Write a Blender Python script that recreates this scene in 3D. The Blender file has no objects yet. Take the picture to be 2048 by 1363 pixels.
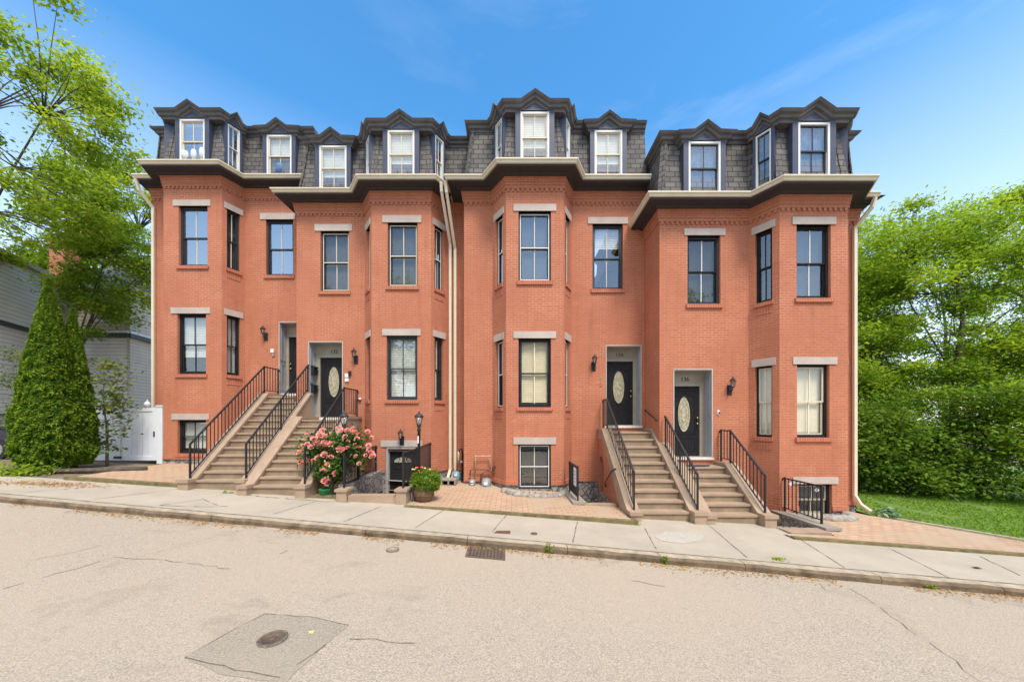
import bpy, math, random
import numpy as np
from mathutils import Vector, noise as mnoise

SC = bpy.context.scene
COL = SC.collection
F, CX, HY = 690.0, 1024.0, 840.0      # focal length and horizon of the photograph, in its pixels
UP = 2.2                              # eye height over the road
RNG = random.Random(7)
ROOTLOC = {}
ROOTS = []

# ------------------------------------------------------------------ materials
def newmat(name):
    m = bpy.data.materials.new(name); m.use_nodes = True
    nt = m.node_tree; b = nt.nodes['Principled BSDF']
    return m, nt, b

def N(nt, typ, **kw):
    n = nt.nodes.new(typ)
    for k, v in kw.items():
        if k.startswith('i_'):
            n.inputs[k[2:].replace('_', ' ')].default_value = v
        else:
            setattr(n, k, v)
    return n

def L(nt, a, b): nt.links.new(a, b)

def c4(c): return (c[0], c[1], c[2], 1.0)

def mixc(nt, fac, a, b, blend='MIX'):
    n = nt.nodes.new('ShaderNodeMix'); n.data_type = 'RGBA'; n.blend_type = blend
    for sock, v in ((n.inputs[0], fac), (n.inputs[6], a), (n.inputs[7], b)):
        if isinstance(v, (int, float)): sock.default_value = v
        elif isinstance(v, tuple): sock.default_value = c4(v)
        else: L(nt, v, sock)
    return n.outputs[2]

def ramp(nt, src, p0, p1, v0=0.0, v1=1.0):
    n = nt.nodes.new('ShaderNodeMapRange'); n.clamp = True
    n.inputs[1].default_value = p0; n.inputs[2].default_value = p1
    n.inputs[3].default_value = v0; n.inputs[4].default_value = v1
    L(nt, src, n.inputs[0]); return n.outputs[0]

def noise(nt, scale, detail=4, rough=.55, coord='Object', dist=0.0):
    tc = nt.nodes.get('TC') or N(nt, 'ShaderNodeTexCoord', name='TC')
    n = nt.nodes.new('ShaderNodeTexNoise')
    n.inputs['Scale'].default_value = scale; n.inputs['Detail'].default_value = detail
    n.inputs['Roughness'].default_value = rough; n.inputs['Distortion'].default_value = dist
    L(nt, tc.outputs[coord], n.inputs['Vector'])
    return n.outputs['Fac']

def bump(nt, b, h, strength=.3, dist=.01):
    n = nt.nodes.new('ShaderNodeBump'); n.inputs['Strength'].default_value = strength
    n.inputs['Distance'].default_value = dist
    L(nt, h, n.inputs['Height']); L(nt, n.outputs[0], b.inputs['Normal'])

def plain(name, col, rough=.6, var=.15, scale=6.0, metal=0.0, bmp=0.0, bscale=60., spec=.5):
    m, nt, b = newmat(name)
    f = noise(nt, scale, 5)
    lo = tuple(c * (1 - var) for c in col); hi = tuple(min(1, c * (1 + var)) for c in col)
    L(nt, mixc(nt, ramp(nt, f, .3, .7), lo, hi), b.inputs['Base Color'])
    b.inputs['Roughness'].default_value = rough; b.inputs['Metallic'].default_value = metal
    b.inputs['Specular IOR Level'].default_value = spec
    if bmp: bump(nt, b, noise(nt, bscale, 4), bmp, .01)
    return m

def brickmat(name, c1, c2, mortar, bw, bh, ms, grime=.25, mortarvar=True, bmp=.35, rough=.8, offset=.5, bias=0.0, patch=None):
    m, nt, b = newmat(name)
    tc = N(nt, 'ShaderNodeTexCoord', name='TC')
    br = nt.nodes.new('ShaderNodeTexBrick')
    br.offset = offset
    for k, v in (('Color1', c4(c1)), ('Color2', c4(c2)), ('Mortar', c4(mortar)), ('Scale', 1.0), ('Mortar Size', ms),
                 ('Mortar Smooth', .15), ('Bias', bias), ('Brick Width', bw), ('Row Height', bh)):
        br.inputs[k].default_value = v
    # a slight wander keeps the courses from being ruler straight
    nz = nt.nodes.new('ShaderNodeTexNoise'); nz.inputs['Scale'].default_value = 1.3
    L(nt, tc.outputs['UV'], nz.inputs['Vector'])
    ad = nt.nodes.new('ShaderNodeVectorMath'); ad.operation = 'MULTIPLY_ADD'
    L(nt, nz.outputs['Color'], ad.inputs[0]); ad.inputs[1].default_value = (.02, .02, 0); L(nt, tc.outputs['UV'], ad.inputs[2])
    L(nt, ad.outputs[0], br.inputs['Vector'])
    col = br.outputs['Color']
    if mortarvar:   # paint hides most joints; some areas show them pale
        f = ramp(nt, noise(nt, .9, 5, .65), .46, .62)
        brf = mixc(nt, br.outputs['Fac'], c1, tuple(x * .86 for x in c1))
        wn = noise(nt, 9, 2)
        base = mixc(nt, ramp(nt, wn, .35, .7, 0, .7), c1, c2)
        hid = mixc(nt, br.outputs['Fac'], base, tuple(x * .72 for x in c2))
        hid = mixc(nt, .55, hid, col)
        col = mixc(nt, f, hid, col)
    g = ramp(nt, noise(nt, .55, 6, .65), .42, .75, 0, grime)
    col = mixc(nt, g, col, tuple(x * .62 for x in c2))
    if mortarvar:
        mpp = nt.nodes.new('ShaderNodeMapping'); mpp.inputs['Scale'].default_value = (3.2, .28, 1); L(nt, tc.outputs['UV'], mpp.inputs[0])
        sn = nt.nodes.new('ShaderNodeTexNoise'); sn.inputs['Scale'].default_value = 1.6; sn.inputs['Detail'].default_value = 6; L(nt, mpp.outputs[0], sn.inputs['Vector'])
        col = mixc(nt, ramp(nt, sn.outputs['Fac'], .52, .74, 0, .26), col, tuple(x * .55 for x in c2))
        col = mixc(nt, ramp(nt, noise(nt, 2.3, 5, .7), .64, .74, 0, .45), col, tuple(min(1, x * 1.35 + .03) for x in c1))
    g2 = ramp(nt, noise(nt, 25, 3), .3, .75, 0, .22)
    col = mixc(nt, g2, col, tuple(min(1, x * 1.25 + .02) for x in c1))
    if patch:
        col = mixc(nt, ramp(nt, noise(nt, .8, 4), .5, .62, 0, .75), col, patch)
    L(nt, col, b.inputs['Base Color']); b.inputs['Roughness'].default_value = rough
    b.inputs['Specular IOR Level'].default_value = .25
    inv = nt.nodes.new('ShaderNodeMath'); inv.operation = 'SUBTRACT'; inv.inputs[0].default_value = 1
    L(nt, br.outputs['Fac'], inv.inputs[1])
    mx = nt.nodes.new('ShaderNodeMath'); mx.operation = 'MULTIPLY_ADD'; L(nt, noise(nt, 45, 3), mx.inputs[0]); mx.inputs[1].default_value = .5
    L(nt, inv.outputs[0], mx.inputs[2])
    bump(nt, b, mx.outputs[0], bmp, .008)
    return m

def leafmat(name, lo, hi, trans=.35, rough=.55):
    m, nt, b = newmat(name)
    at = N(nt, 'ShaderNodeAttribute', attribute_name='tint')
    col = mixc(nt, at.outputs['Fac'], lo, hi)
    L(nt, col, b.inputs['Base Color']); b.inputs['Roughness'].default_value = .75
    b.inputs['Specular IOR Level'].default_value = .1
    tr = nt.nodes.new('ShaderNodeBsdfTranslucent')
    tcol = mixc(nt, 1.0, col, (1.25, 1.3, .7), 'MULTIPLY'); L(nt, tcol, tr.inputs['Color'])
    mx = nt.nodes.new('ShaderNodeMixShader'); mx.inputs[0].default_value = trans
    L(nt, b.outputs[0], mx.inputs[1]); L(nt, tr.outputs[0], mx.inputs[2])
    L(nt, mx.outputs[0], nt.nodes['Material Output'].inputs['Surface'])
    return m

def glassmat(name, refl, tint=(.90, .91, .88)):
    m, nt, b = newmat(name)
    nt.nodes.remove(b)
    g = nt.nodes.new('ShaderNodeBsdfGlossy'); g.inputs['Roughness'].default_value = .012
    g.inputs['Color'].default_value = (.95, .97, 1, 1)
    tc = N(nt, 'ShaderNodeTexCoord', name='TC')
    bp = nt.nodes.new('ShaderNodeBump'); bp.inputs['Strength'].default_value = .12; bp.inputs['Distance'].default_value = .02
    L(nt, noise(nt, 1.7, 2), bp.inputs['Height']); L(nt, bp.outputs[0], g.inputs['Normal'])
    t = nt.nodes.new('ShaderNodeBsdfTransparent'); t.inputs['Color'].default_value = c4(tint)
    fr = nt.nodes.new('ShaderNodeLayerWeight')
    mr = ramp(nt, fr.outputs['Facing'], .55, 1, refl, .9)
    mx = nt.nodes.new('ShaderNodeMixShader')
    L(nt, mr, mx.inputs[0]); L(nt, t.outputs[0], mx.inputs[1]); L(nt, g.outputs[0], mx.inputs[2])
    L(nt, mx.outputs[0], nt.nodes['Material Output'].inputs['Surface'])
    return m

def stonemat(name, c1, c2, mortar, scale=4.5):
    m, nt, b = newmat(name)
    tc = N(nt, 'ShaderNodeTexCoord', name='TC')
    nz = nt.nodes.new('ShaderNodeTexNoise'); nz.inputs['Scale'].default_value = 3
    L(nt, tc.outputs['Object'], nz.inputs['Vector'])
    ad = nt.nodes.new('ShaderNodeVectorMath'); ad.operation = 'MULTIPLY_ADD'
    L(nt, nz.outputs['Color'], ad.inputs[0]); ad.inputs[1].default_value = (.25, .25, .25); L(nt, tc.outputs['Object'], ad.inputs[2])
    v = nt.nodes.new('ShaderNodeTexVoronoi'); v.inputs['Scale'].default_value = scale; L(nt, ad.outputs[0], v.inputs['Vector'])
    e = nt.nodes.new('ShaderNodeTexVoronoi'); e.feature = 'DISTANCE_TO_EDGE'; e.inputs['Scale'].default_value = scale
    L(nt, ad.outputs[0], e.inputs['Vector'])
    sep = nt.nodes.new('ShaderNodeSeparateColor'); L(nt, v.outputs['Color'], sep.inputs[0])
    col = mixc(nt, sep.outputs[0], c1, c2)
    col = mixc(nt, ramp(nt, noise(nt, 22, 4), .35, .7, 0, .5), col, tuple(x * .6 for x in c1))
    ed = ramp(nt, e.outputs['Distance'], .015, .09)
    col = mixc(nt, ed, mortar, col)
    L(nt, col, b.inputs['Base Color']); b.inputs['Roughness'].default_value = .85
    bump(nt, b, ed, .9, .04)
    return m

def clapmat(name, col, pitch=.115):
    m, nt, b = newmat(name)
    tc = N(nt, 'ShaderNodeTexCoord', name='TC')
    sp = nt.nodes.new('ShaderNodeSeparateXYZ'); L(nt, tc.outputs['UV'], sp.inputs[0])
    d = nt.nodes.new('ShaderNodeMath'); d.operation = 'DIVIDE'; L(nt, sp.outputs[1], d.inputs[0]); d.inputs[1].default_value = pitch
    fr = nt.nodes.new('ShaderNodeMath'); fr.operation = 'FRACT'; L(nt, d.outputs[0], fr.inputs[0])
    c = mixc(nt, ramp(nt, noise(nt, 1.2, 5), .3, .7), tuple(x * .85 for x in col), col)
    c = mixc(nt, ramp(nt, fr.outputs[0], .0, .22, .92, 0), c, tuple(x * .35 for x in col))
    L(nt, c, b.inputs['Base Color']); b.inputs['Roughness'].default_value = .7
    inv = nt.nodes.new('ShaderNodeMath'); inv.operation = 'SUBTRACT'; inv.inputs[0].default_value = 1; L(nt, fr.outputs[0], inv.inputs[1])
    bump(nt, b, inv.outputs[0], .6, .02)
    return m

def asphaltmat(name, lo, hi, sand, dark):
    m, nt, b = newmat(name)
    sp = noise(nt, 62, 2, .75)
    col = mixc(nt, ramp(nt, sp, .38, .60), lo, hi)
    col = mixc(nt, ramp(nt, noise(nt, 24, 3, .7), .54, .70, 0, .5), col, dark)
    col = mixc(nt, ramp(nt, noise(nt, .35, 6, .6), .38, .64, 0, .6), col, sand)
    col = mixc(nt, ramp(nt, noise(nt, .7, 7, .7, dist=.8), .57, .72, 0, .6), col, dark)
    L(nt, col, b.inputs['Base Color']); b.inputs['Roughness'].default_value = .9
    b.inputs['Specular IOR Level'].default_value = .2
    bump(nt, b, sp, .8, .012)
    return m

def concretemat(name, col, stain, var=.12):
    m, nt, b = newmat(name)
    c = mixc(nt, ramp(nt, noise(nt, 1.1, 7, .65), .35, .7), tuple(x * (1 - var) for x in col), col)
    c = mixc(nt, ramp(nt, noise(nt, 60, 3), .4, .75, 0, .35), c, tuple(x * .72 for x in col))
    c = mixc(nt, ramp(nt, noise(nt, .8, 6, .7, dist=1.), .58, .74, 0, .55), c, stain)
    L(nt, c, b.inputs['Base Color']); b.inputs['Roughness'].default_value = .88
    b.inputs['Specular IOR Level'].default_value = .2
    bump(nt, b, noise(nt, 70, 4), .35, .006)
    return m

M = {}
M['brick'] = brickmat('red brick', (.50, .172, .090), (.415, .135, .068), (.60, .31, .21), .205, .0677, .0075, grime=.34)
M['soldier'] = brickmat('red soldier brick', (.48, .148, .080), (.38, .112, .06), (.54, .25, .17), .0677, .21, .007, mortarvar=False, offset=0)
M['paver'] = brickmat('brick pavers', (.54, .365, .245), (.45, .29, .19), (.19, .14, .09), .26, .13, .009, grime=.45, mortarvar=False, bmp=.5, rough=.9,
                      patch=(.44, .335, .23))
M['slate'] = brickmat('grey slates', (.18, .160, .145), (.095, .087, .080), (.022, .02, .019), .30, .165, .013, grime=.35, mortarvar=False, bmp=.9, rough=.75)
M['stone'] = stonemat('rubble stone', (.42, .38, .345), (.22, .21, .205), (.17, .155, .135), 6.0)
M['ringstone'] = plain('pale ring stone', (.31, .275, .235), .9, .4, 7, bmp=.7, bscale=25)
M['brown'] = plain('brownstone', (.365, .255, .175), .85, .14, 3.5, bmp=.25, bscale=70)
M['riser'] = plain('darker brownstone riser', (.275, .198, .128), .9, .25, 3.0, bmp=.25, bscale=60)  # risers toned darker than the treads
M['lintel'] = plain('painted stone', (.48, .395, .34), .8, .13, 2.2, bmp=.1)
M['black'] = plain('black painted wood', (.017, .016, .018), .75, .2, spec=.2)
M['soffit'] = plain('dark soffit boards', (.034, .031, .033), .7, .15)
M['charcoal'] = plain('charcoal frame', (.026, .029, .034), .45, .15)
M['blue'] = plain('slate blue paint', (.045, .052, .088), .55, .15, 4)
M['cornice'] = plain('dark cornice paint', (.115, .104, .102), .6, .22, 4)
M['white'] = plain('white paint', (.72, .70, .66), .5, .05)
M['cream'] = plain('cream metal', (.67, .58, .43), .45, .06, 3)
M['beige'] = plain('beige wood', (.36, .31, .235), .55, .1, 5)
M['greyjamb'] = plain('grey panelled wood', (.33, .34, .365), .55, .08, 5)
M['iron'] = plain('black iron', (.02, .019, .022), .42, .3, metal=.2)
M['rust'] = plain('rusty iron', (.16, .07, .038), .8, .45, 18, metal=.2, bmp=.4)
M['blind'] = plain('pale blind', (.72, .72, .68), .8, .05)
M['shade'] = plain('cream roller shade', (.78, .70, .55), .8, .05)
M['creamreflect'] = plain('painted cream reflection', (.86, .74, .52), .7, .08)  # paints the reflection of the cream house opposite into a pane
M['screen'] = plain('grey insect screen', (.085, .095, .105), .8, .12)
M['curtain'] = plain('blue curtain', (.10, .17, .30), .8, .35, 9)
M['dim'] = plain('painted dim room', (.045, .05, .055), .9, .3, 2)  # dark sheet behind panes, the unlit room put into its colour
M['glass'] = glassmat('window glass', .09)
M['mirror'] = glassmat('sky reflecting glass', .42)
M['mid'] = glassmat('half reflecting glass', .17)
M['frost'] = plain('leaded oval glass', (.42, .38, .27), .22, .4, 16, bmp=.8, bscale=38)
M['grateiron'] = plain('brown cast iron', (.13, .088, .062), .8, .3, 20, bmp=.4)
M['brass'] = plain('brass', (.6, .45, .2), .3, .1, metal=.9)
M['road'] = asphaltmat('worn asphalt', (.315, .262, .204), (.515, .432, .335), (.465, .38, .285), (.25, .212, .172))
M['patch'] = asphaltmat('patched asphalt', (.255, .22, .175), (.41, .355, .285), (.40, .33, .245), (.20, .175, .14))
M['crack'] = plain('crack', (.15, .125, .095), .95, .4, 30)
M['walk'] = concretemat('pavement concrete', (.49, .425, .335), (.36, .305, .23), .2)
M['patchpale'] = asphaltmat('rough pale cement', (.30, .275, .24), (.60, .56, .49), (.49, .425, .335), (.30, .27, .23))
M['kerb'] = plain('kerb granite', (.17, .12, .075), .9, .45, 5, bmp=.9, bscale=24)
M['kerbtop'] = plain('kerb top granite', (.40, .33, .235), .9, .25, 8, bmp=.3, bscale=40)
M['moss'] = plain('mossy timber', (.17, .135, .055), .9, .4, 6, bmp=.5)
M['soil'] = plain('soil', (.19, .145, .10), .95, .4, 5, bmp=.6, bscale=30)
M['lawn'] = plain('lawn green', (.12, .20, .03), .9, .35, 2.2, bmp=.8, bscale=60)
M['grass'] = leafmat('grass blades', (.12, .24, .02), (.32, .46, .05), .3)
M['leaf_a'] = leafmat('maple leaves', (.15, .235, .025), (.47, .54, .07), .58)
M['leaf_b'] = leafmat('bright leaves', (.11, .21, .02), (.42, .51, .06), .55)
M['leaf_c'] = leafmat('undergrowth leaves', (.055, .125, .015), (.27, .38, .045), .35)
M['leaf_d'] = leafmat('arborvitae sprays', (.045, .11, .010), (.25, .36, .03), .25)
M['leaf_e'] = leafmat('sapling leaves', (.10, .17, .04), (.30, .30, .11), .35)
M['leaf_r'] = leafmat('rose leaves', (.03, .085, .016), (.16, .28, .05), .3)
M['leaf_p'] = leafmat('planter leaves', (.075, .16, .012), (.22, .33, .03), .3)
M['rose'] = leafmat('rose petals', (.90, .25, .27), (.97, .58, .52), .25)
M['bud'] = plain('yellow petals', (.75, .6, .2), .6, .2)
M['redpet'] = plain('red petals', (.6, .05, .03), .6, .2)
M['bark'] = plain('bark', (.10, .078, .058), .95, .35, 9, bmp=.8, bscale=30)
M['vinyl'] = plain('white vinyl', (.72, .73, .76), .4, .03)
M['clapw'] = clapmat('white clapboard', (.86, .83, .77), .19)
M['clapg'] = clapmat('weathered clapboard', (.64, .58, .47), .17)
M['clapc'] = clapmat('cream clapboard', (.74, .60, .36), .13)
M['trimgreen'] = plain('dark green trim', (.05, .075, .07), .6)
M['shingle'] = brickmat('roof shingles', (.155, .15, .14), (.10, .098, .095), (.05, .05, .05), .3, .14, .008, mortarvar=False)
M['car'] = plain('dark blue car paint', (.012, .015, .04), .15, .05)
M['tyre'] = plain('rubber', (.02, .02, .02), .9)
M['lens'] = plain('clear lamp lens', (.6, .65, .7), .1)
M['amber'] = plain('amber lens', (.8, .22, .02), .2)
M['barrel'] = plain('weathered brown pot', (.15, .088, .05), .7, .4, 7, bmp=.3)
M['greenpot'] = plain('green plastic pot', (.03, .22, .075), .4, .15)
M['meter'] = plain('grey meter paint', (.25, .275, .29), .45, .15)
M['meterblue'] = plain('blue meter paint', (.16, .30, .40), .45, .15)
M['pipe'] = plain('tan pipe', (.42, .31, .20), .5, .3)
M['hosta'] = leafmat('hosta leaves', (.12, .22, .12), (.3, .42, .25), .25)
M['paper'] = plain('paper', (.75, .74, .72), .8)
M['litter'] = leafmat('dry leaves', (.35, .17, .05), (.55, .33, .10), .2)
M['block'] = concretemat('cement block', (.34, .30, .25), (.25, .22, .17))
M['red'] = plain('red plastic', (.45, .03, .03), .4)
M['yellow'] = plain('yellow scrap', (.8, .75, .15), .6)
M['mat'] = plain('dark doormat', (.025, .026, .035), .95)
M['lampglass'] = glassmat('lantern glass', .25, (.9, .9, .88))

# ------------------------------------------------------------------ mesh collector
class MB:
    def __init__(s): s.v = []; s.f = []; s.sm = []; s.mi = []; s.cm = 0
    def face(s, pts, smooth=False):
        i = len(s.v); s.v += [tuple(p) for p in pts]; s.f.append(tuple(range(i, i + len(pts)))); s.sm.append(smooth); s.mi.append(s.cm)
    def idx(s, vs, fs, smooth=False):
        i = len(s.v); s.v += [tuple(p) for p in vs]
        for f in fs: s.f.append(tuple(i + k for k in f)); s.sm.append(smooth); s.mi.append(s.cm)
    def hexa(s, c):   # 8 corners: bottom 4 then top 4
        s.idx(c, [(3, 2, 1, 0), (4, 5, 6, 7), (0, 1, 5, 4), (1, 2, 6, 5), (2, 3, 7, 6), (3, 0, 4, 7)])
    def box(s, x0, x1, y0, y1, z0, z1):
        s.hexa([(x0, y0, z0), (x1, y0, z0), (x1, y1, z0), (x0, y1, z0), (x0, y0, z1), (x1, y0, z1), (x1, y1, z1), (x0, y1, z1)])
    def fbox(s, fr, u0, u1, w0, w1, z0, z1):
        P = fr.P
        s.hexa([P(u0, w1, z0), P(u1, w1, z0), P(u1, w0, z0), P(u0, w0, z0), P(u0, w1, z1), P(u1, w1, z1), P(u1, w0, z1), P(u0, w0, z1)])
    def prism(s, poly, vec):
        n = len(poly); b = [(p[0] + vec[0], p[1] + vec[1], p[2] + vec[2]) for p in poly]
        s.idx(list(poly) + b, [tuple(range(n)), tuple(range(2 * n - 1, n - 1, -1))] + [(i, n + i, n + (i + 1) % n, (i + 1) % n) for i in range(n)])
    def bar(s, a, b, w, h=None, up=(0, 0, 1)):
        h = h or w; a = Vector(a); b = Vector(b); d = (b - a).normalized(); u = Vector(up)
        if abs(d.dot(u)) > .99: u = Vector((0, 1, 0))
        r = d.cross(u).normalized() * w / 2; q = r.cross(d).normalized() * h / 2
        s.hexa([a - r - q, a + r - q, b + r - q, b - r - q, a - r + q, a + r + q, b + r + q, b - r + q])
    def tube(s, pts, rs, n=8, smooth=True):
        pts = [Vector(p) for p in pts]
        if isinstance(rs, (int, float)): rs = [rs] * len(pts)
        vs = []; fs = []
        for i, p in enumerate(pts):
            d = (pts[min(i + 1, len(pts) - 1)] - pts[max(i - 1, 0)]).normalized()
            u = Vector((0, 0, 1)) if abs(d.z) < .9 else Vector((1, 0, 0))
            a = d.cross(u).normalized(); b = d.cross(a)
            for k in range(n):
                t = 2 * math.pi * k / n
                vs.append(p + (a * math.cos(t) + b * math.sin(t)) * rs[i])
        for i in range(len(pts) - 1):
            for k in range(n): fs.append((i * n + k, i * n + (k + 1) % n, (i + 1) * n + (k + 1) % n, (i + 1) * n + k))
        fs.append(tuple(range(n - 1, -1, -1))); fs.append(tuple(range((len(pts) - 1) * n, len(pts) * n)))
        s.idx(vs, fs, smooth)
    def lathe(s, c, prof, n=16, smooth=True):
        vs = []; fs = []
        for r, z in prof:
            for k in range(n):
                t = 2 * math.pi * (k + .5) / n; vs.append((c[0] + r * math.cos(t), c[1] + r * math.sin(t), c[2] + z))
        for i in range(len(prof) - 1):
            for k in range(n): fs.append((i * n + k, i * n + (k + 1) % n, (i + 1) * n + (k + 1) % n, (i + 1) * n + k))
        fs.append(tuple(range(n - 1, -1, -1))); fs.append(tuple(range((len(prof) - 1) * n, len(prof) * n)))
        s.idx(vs, fs, smooth)
    def rock(s, c, r, seed, n=9):
        vs = []; fs = []
        rows = 6
        for i in range(rows + 1):
            th = math.pi * i / rows
            for k in range(n):
                ph = 2 * math.pi * k / n
                d = Vector((math.sin(th) * math.cos(ph), math.sin(th) * math.sin(ph), math.cos(th)))
                q = 1 + .28 * mnoise.noise(d * 1.7 + Vector((seed * 3.1, seed, 0)))
                vs.append((c[0] + d.x * r[0] * q, c[1] + d.y * r[1] * q, c[2] + d.z * r[2] * q))
        for i in range(rows):
            for k in range(n): fs.append((i * n + k, (i + 1) * n + k, (i + 1) * n + (k + 1) % n, i * n + (k + 1) % n))
        s.idx(vs, fs, True)
    def build(s, name, mat, parent=None, mats=None):
        o = (0, 0, 0) if parent is None else ROOTLOC[parent.name]
        vs = [(a - o[0], b - o[1], c - o[2]) for a, b, c in s.v]
        if parent is None and vs:
            arr = np.array(s.v); o = (float(arr[:, 0].mean()), float(arr[:, 1].mean()), float(arr[:, 2].min()))
            vs = [(a - o[0], b - o[1], c - o[2]) for a, b, c in s.v]
        me = bpy.data.meshes.new(name); me.from_pydata(vs, [], s.f); me.update()
        uv = me.uv_layers.new(name='uv'); data = np.zeros(len(me.loops) * 2, 'f')
        li = 0
        for fi, p in enumerate(me.polygons):
            n = p.normal
            if abs(n.z) > .75:
                for k in s.f[fi]: data[2 * li] = s.v[k][0]; data[2 * li + 1] = s.v[k][1]; li += 1
            else:
                l = math.hypot(n.x, n.y) or 1; tx, ty = -n.y / l, n.x / l
                if abs(tx) > .5 and tx < 0 or abs(tx) <= .5 and ty < 0: tx, ty = -tx, -ty
                for k in s.f[fi]: data[2 * li] = s.v[k][0] * tx + s.v[k][1] * ty; data[2 * li + 1] = s.v[k][2]; li += 1
        uv.data.foreach_set('uv', data)
        if any(s.sm): me.polygons.foreach_set('use_smooth', s.sm)
        for m in (mats or [mat]): me.materials.append(M[m] if isinstance(m, str) else m)
        if mats: me.polygons.foreach_set('material_index', s.mi)
        ob = bpy.data.objects.new(name, me); COL.objects.link(ob)
        if parent is None: ob.location = o; ROOTS.append(ob); ROOTLOC[ob.name] = o
        else: ob.parent = parent; ROOTLOC[ob.name] = ROOTLOC[parent.name]
        return ob

def tag(o, label=None, cat=None, group=None, kind=None):
    if label: o['label'] = label
    if cat: o['category'] = cat
    if group: o['group'] = group
    if kind: o['kind'] = kind
    return o

def thing(name, label, cat, loc, group=None):
    o = bpy.data.objects.new(name, None); COL.objects.link(o); o.location = loc; o.empty_display_size = .2
    ROOTLOC[o.name] = tuple(loc); ROOTS.append(o)
    return tag(o, label, cat, group)

def struct(mb, name, mat, **k): return tag(mb.build(name, mat, **k), kind='structure')

def copy_thing(o, loc, label=None, rz=0.0):
    r = o.copy(); COL.objects.link(r); r.location = loc; r.rotation_euler[2] = rz; ROOTS.append(r)
    if label: r['label'] = label
    for c in o.children:
        d = c.copy(); COL.objects.link(d); d.parent = r
        for e in c.children:
            g = e.copy(); COL.objects.link(g); g.parent = d
    ROOTLOC[r.name] = tuple(loc)
    return r

class Fr:   # plan line from A to B; u along, w outward (towards the street), z up
    def __init__(s, A, B):
        s.A = A; s.L = math.hypot(B[0] - A[0], B[1] - A[1]); s.t = ((B[0] - A[0]) / s.L, (B[1] - A[1]) / s.L); s.n = (s.t[1], -s.t[0])
    def P(s, u, w, z): return (s.A[0] + s.t[0] * u + s.n[0] * w, s.A[1] + s.t[1] * u + s.n[1] * w, z)
    def u(s, px, w=0.0):
        k = (px - CX) / F; ax = s.A[0] + s.n[0] * w; ay = s.A[1] + s.n[1] * w
        return (k * ay - ax) / (s.t[0] - k * s.t[1])

def Zp(y, d): return (HY - y) * d / F
def GS(x, d): return -2.284 - .0487 * x + .02 * d          # the sloping forecourt and pavement
def DC(x): return 6.1 - .111 * x                           # kerb line
def RD(x, d): return GS(x, DC(x)) - .125 + .015 * (DC(x) - d)
def G(px, py):       # photo point -> pavement point
    k = (px - CX) / F; q = -(py - HY) / F
    d = -2.284 / (q + .0487 * k - .02); return (k * d, d)
def R(px, py):       # photo point -> road point
    k = (px - CX) / F; q = -(py - HY) / F
    d = (-2.284 - .125 + .035 * 6.1) / (q + .0487 * k + .035 * .111 * k + .015); return (k * d, d)

def offset(poly, o):
    out = []; n = len(poly); seg = []
    for i in range(n - 1):
        dx = poly[i + 1][0] - poly[i][0]; dy = poly[i + 1][1] - poly[i][1]; l = math.hypot(dx, dy) or 1
        seg.append((dy / l, -dx / l))
    for i in range(n):
        a = seg[max(i - 1, 0)]; b = seg[min(i, n - 2)]
        d = 1 + a[0] * b[0] + a[1] * b[1]
        m = ((a[0] + b[0]) / d, (a[1] + b[1]) / d) if d > .2 else a
        out.append((poly[i][0] + m[0] * o, poly[i][1] + m[1] * o) + tuple(poly[i][2:]))
    return out

def sweep(mb, poly, prof, z0, caps=True):
    rows = [[(p[0], p[1], z0 + z + (p[2] if len(p) > 2 else 0)) for p in offset(poly, o)] for o, z in prof]
    for j in range(len(rows) - 1):
        for i in range(len(poly) - 1):
            mb.face([rows[j][i], rows[j][i + 1], rows[j + 1][i + 1], rows[j + 1][i]])
    if caps:
        mb.face([r[0] for r in rows]); mb.face([r[-1] for r in reversed(rows)])

def panel(mb, fr, u0, u1, z0, z1, ops, reveal=.13, w=0.0):
    us = sorted({u0, u1} | {min(max(o[0], u0), u1) for o in ops} | {min(max(o[1], u0), u1) for o in ops})
    zs = sorted({z0, z1} | {min(max(o[2], z0), z1) for o in ops} | {min(max(o[3], z0), z1) for o in ops})
    for i in range(len(us) - 1):
        for j in range(len(zs) - 1):
            um = (us[i] + us[i + 1]) / 2; zm = (zs[j] + zs[j + 1]) / 2
            if any(o[0] < um < o[1] and o[2] < zm < o[3] for o in ops): continue
            mb.face([fr.P(us[i], w, zs[j]), fr.P(us[i + 1], w, zs[j]), fr.P(us[i + 1], w, zs[j + 1]), fr.P(us[i], w, zs[j + 1])])
    for o in ops:
        a, b, c, d = o[:4]; c = max(c, z0); d = min(d, z1); r = o[4] if len(o) > 4 else reveal
        if d <= c: continue
        P = fr.P
        for q in ([P(a, w, c), P(a, w - r, c), P(a, w - r, d), P(a, w, d)], [P(b, w, c), P(b, w, d), P(b, w - r, d), P(b, w - r, c)]):
            mb.face(q)
        if o[3] <= z1: mb.face([P(a, w, d), P(a, w - r, d), P(b, w - r, d), P(b, w, d)])
        if o[2] >= z0: mb.face([P(a, w, c), P(b, w, c), P(b, w - r, c), P(a, w - r, c)])

def ring(mb, fr, u0, u1, z0, z1, t, w0, w1, tb=None):
    tb = tb or t
    mb.fbox(fr, u0, u0 + t, w0, w1, z0, z1); mb.fbox(fr, u1 - t, u1, w0, w1, z0, z1)
    mb.fbox(fr, u0 + t, u1 - t, w0, w1, z1 - t, z1); mb.fbox(fr, u0 + t, u1 - t, w0, w1, z0, z0 + tb)

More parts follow.
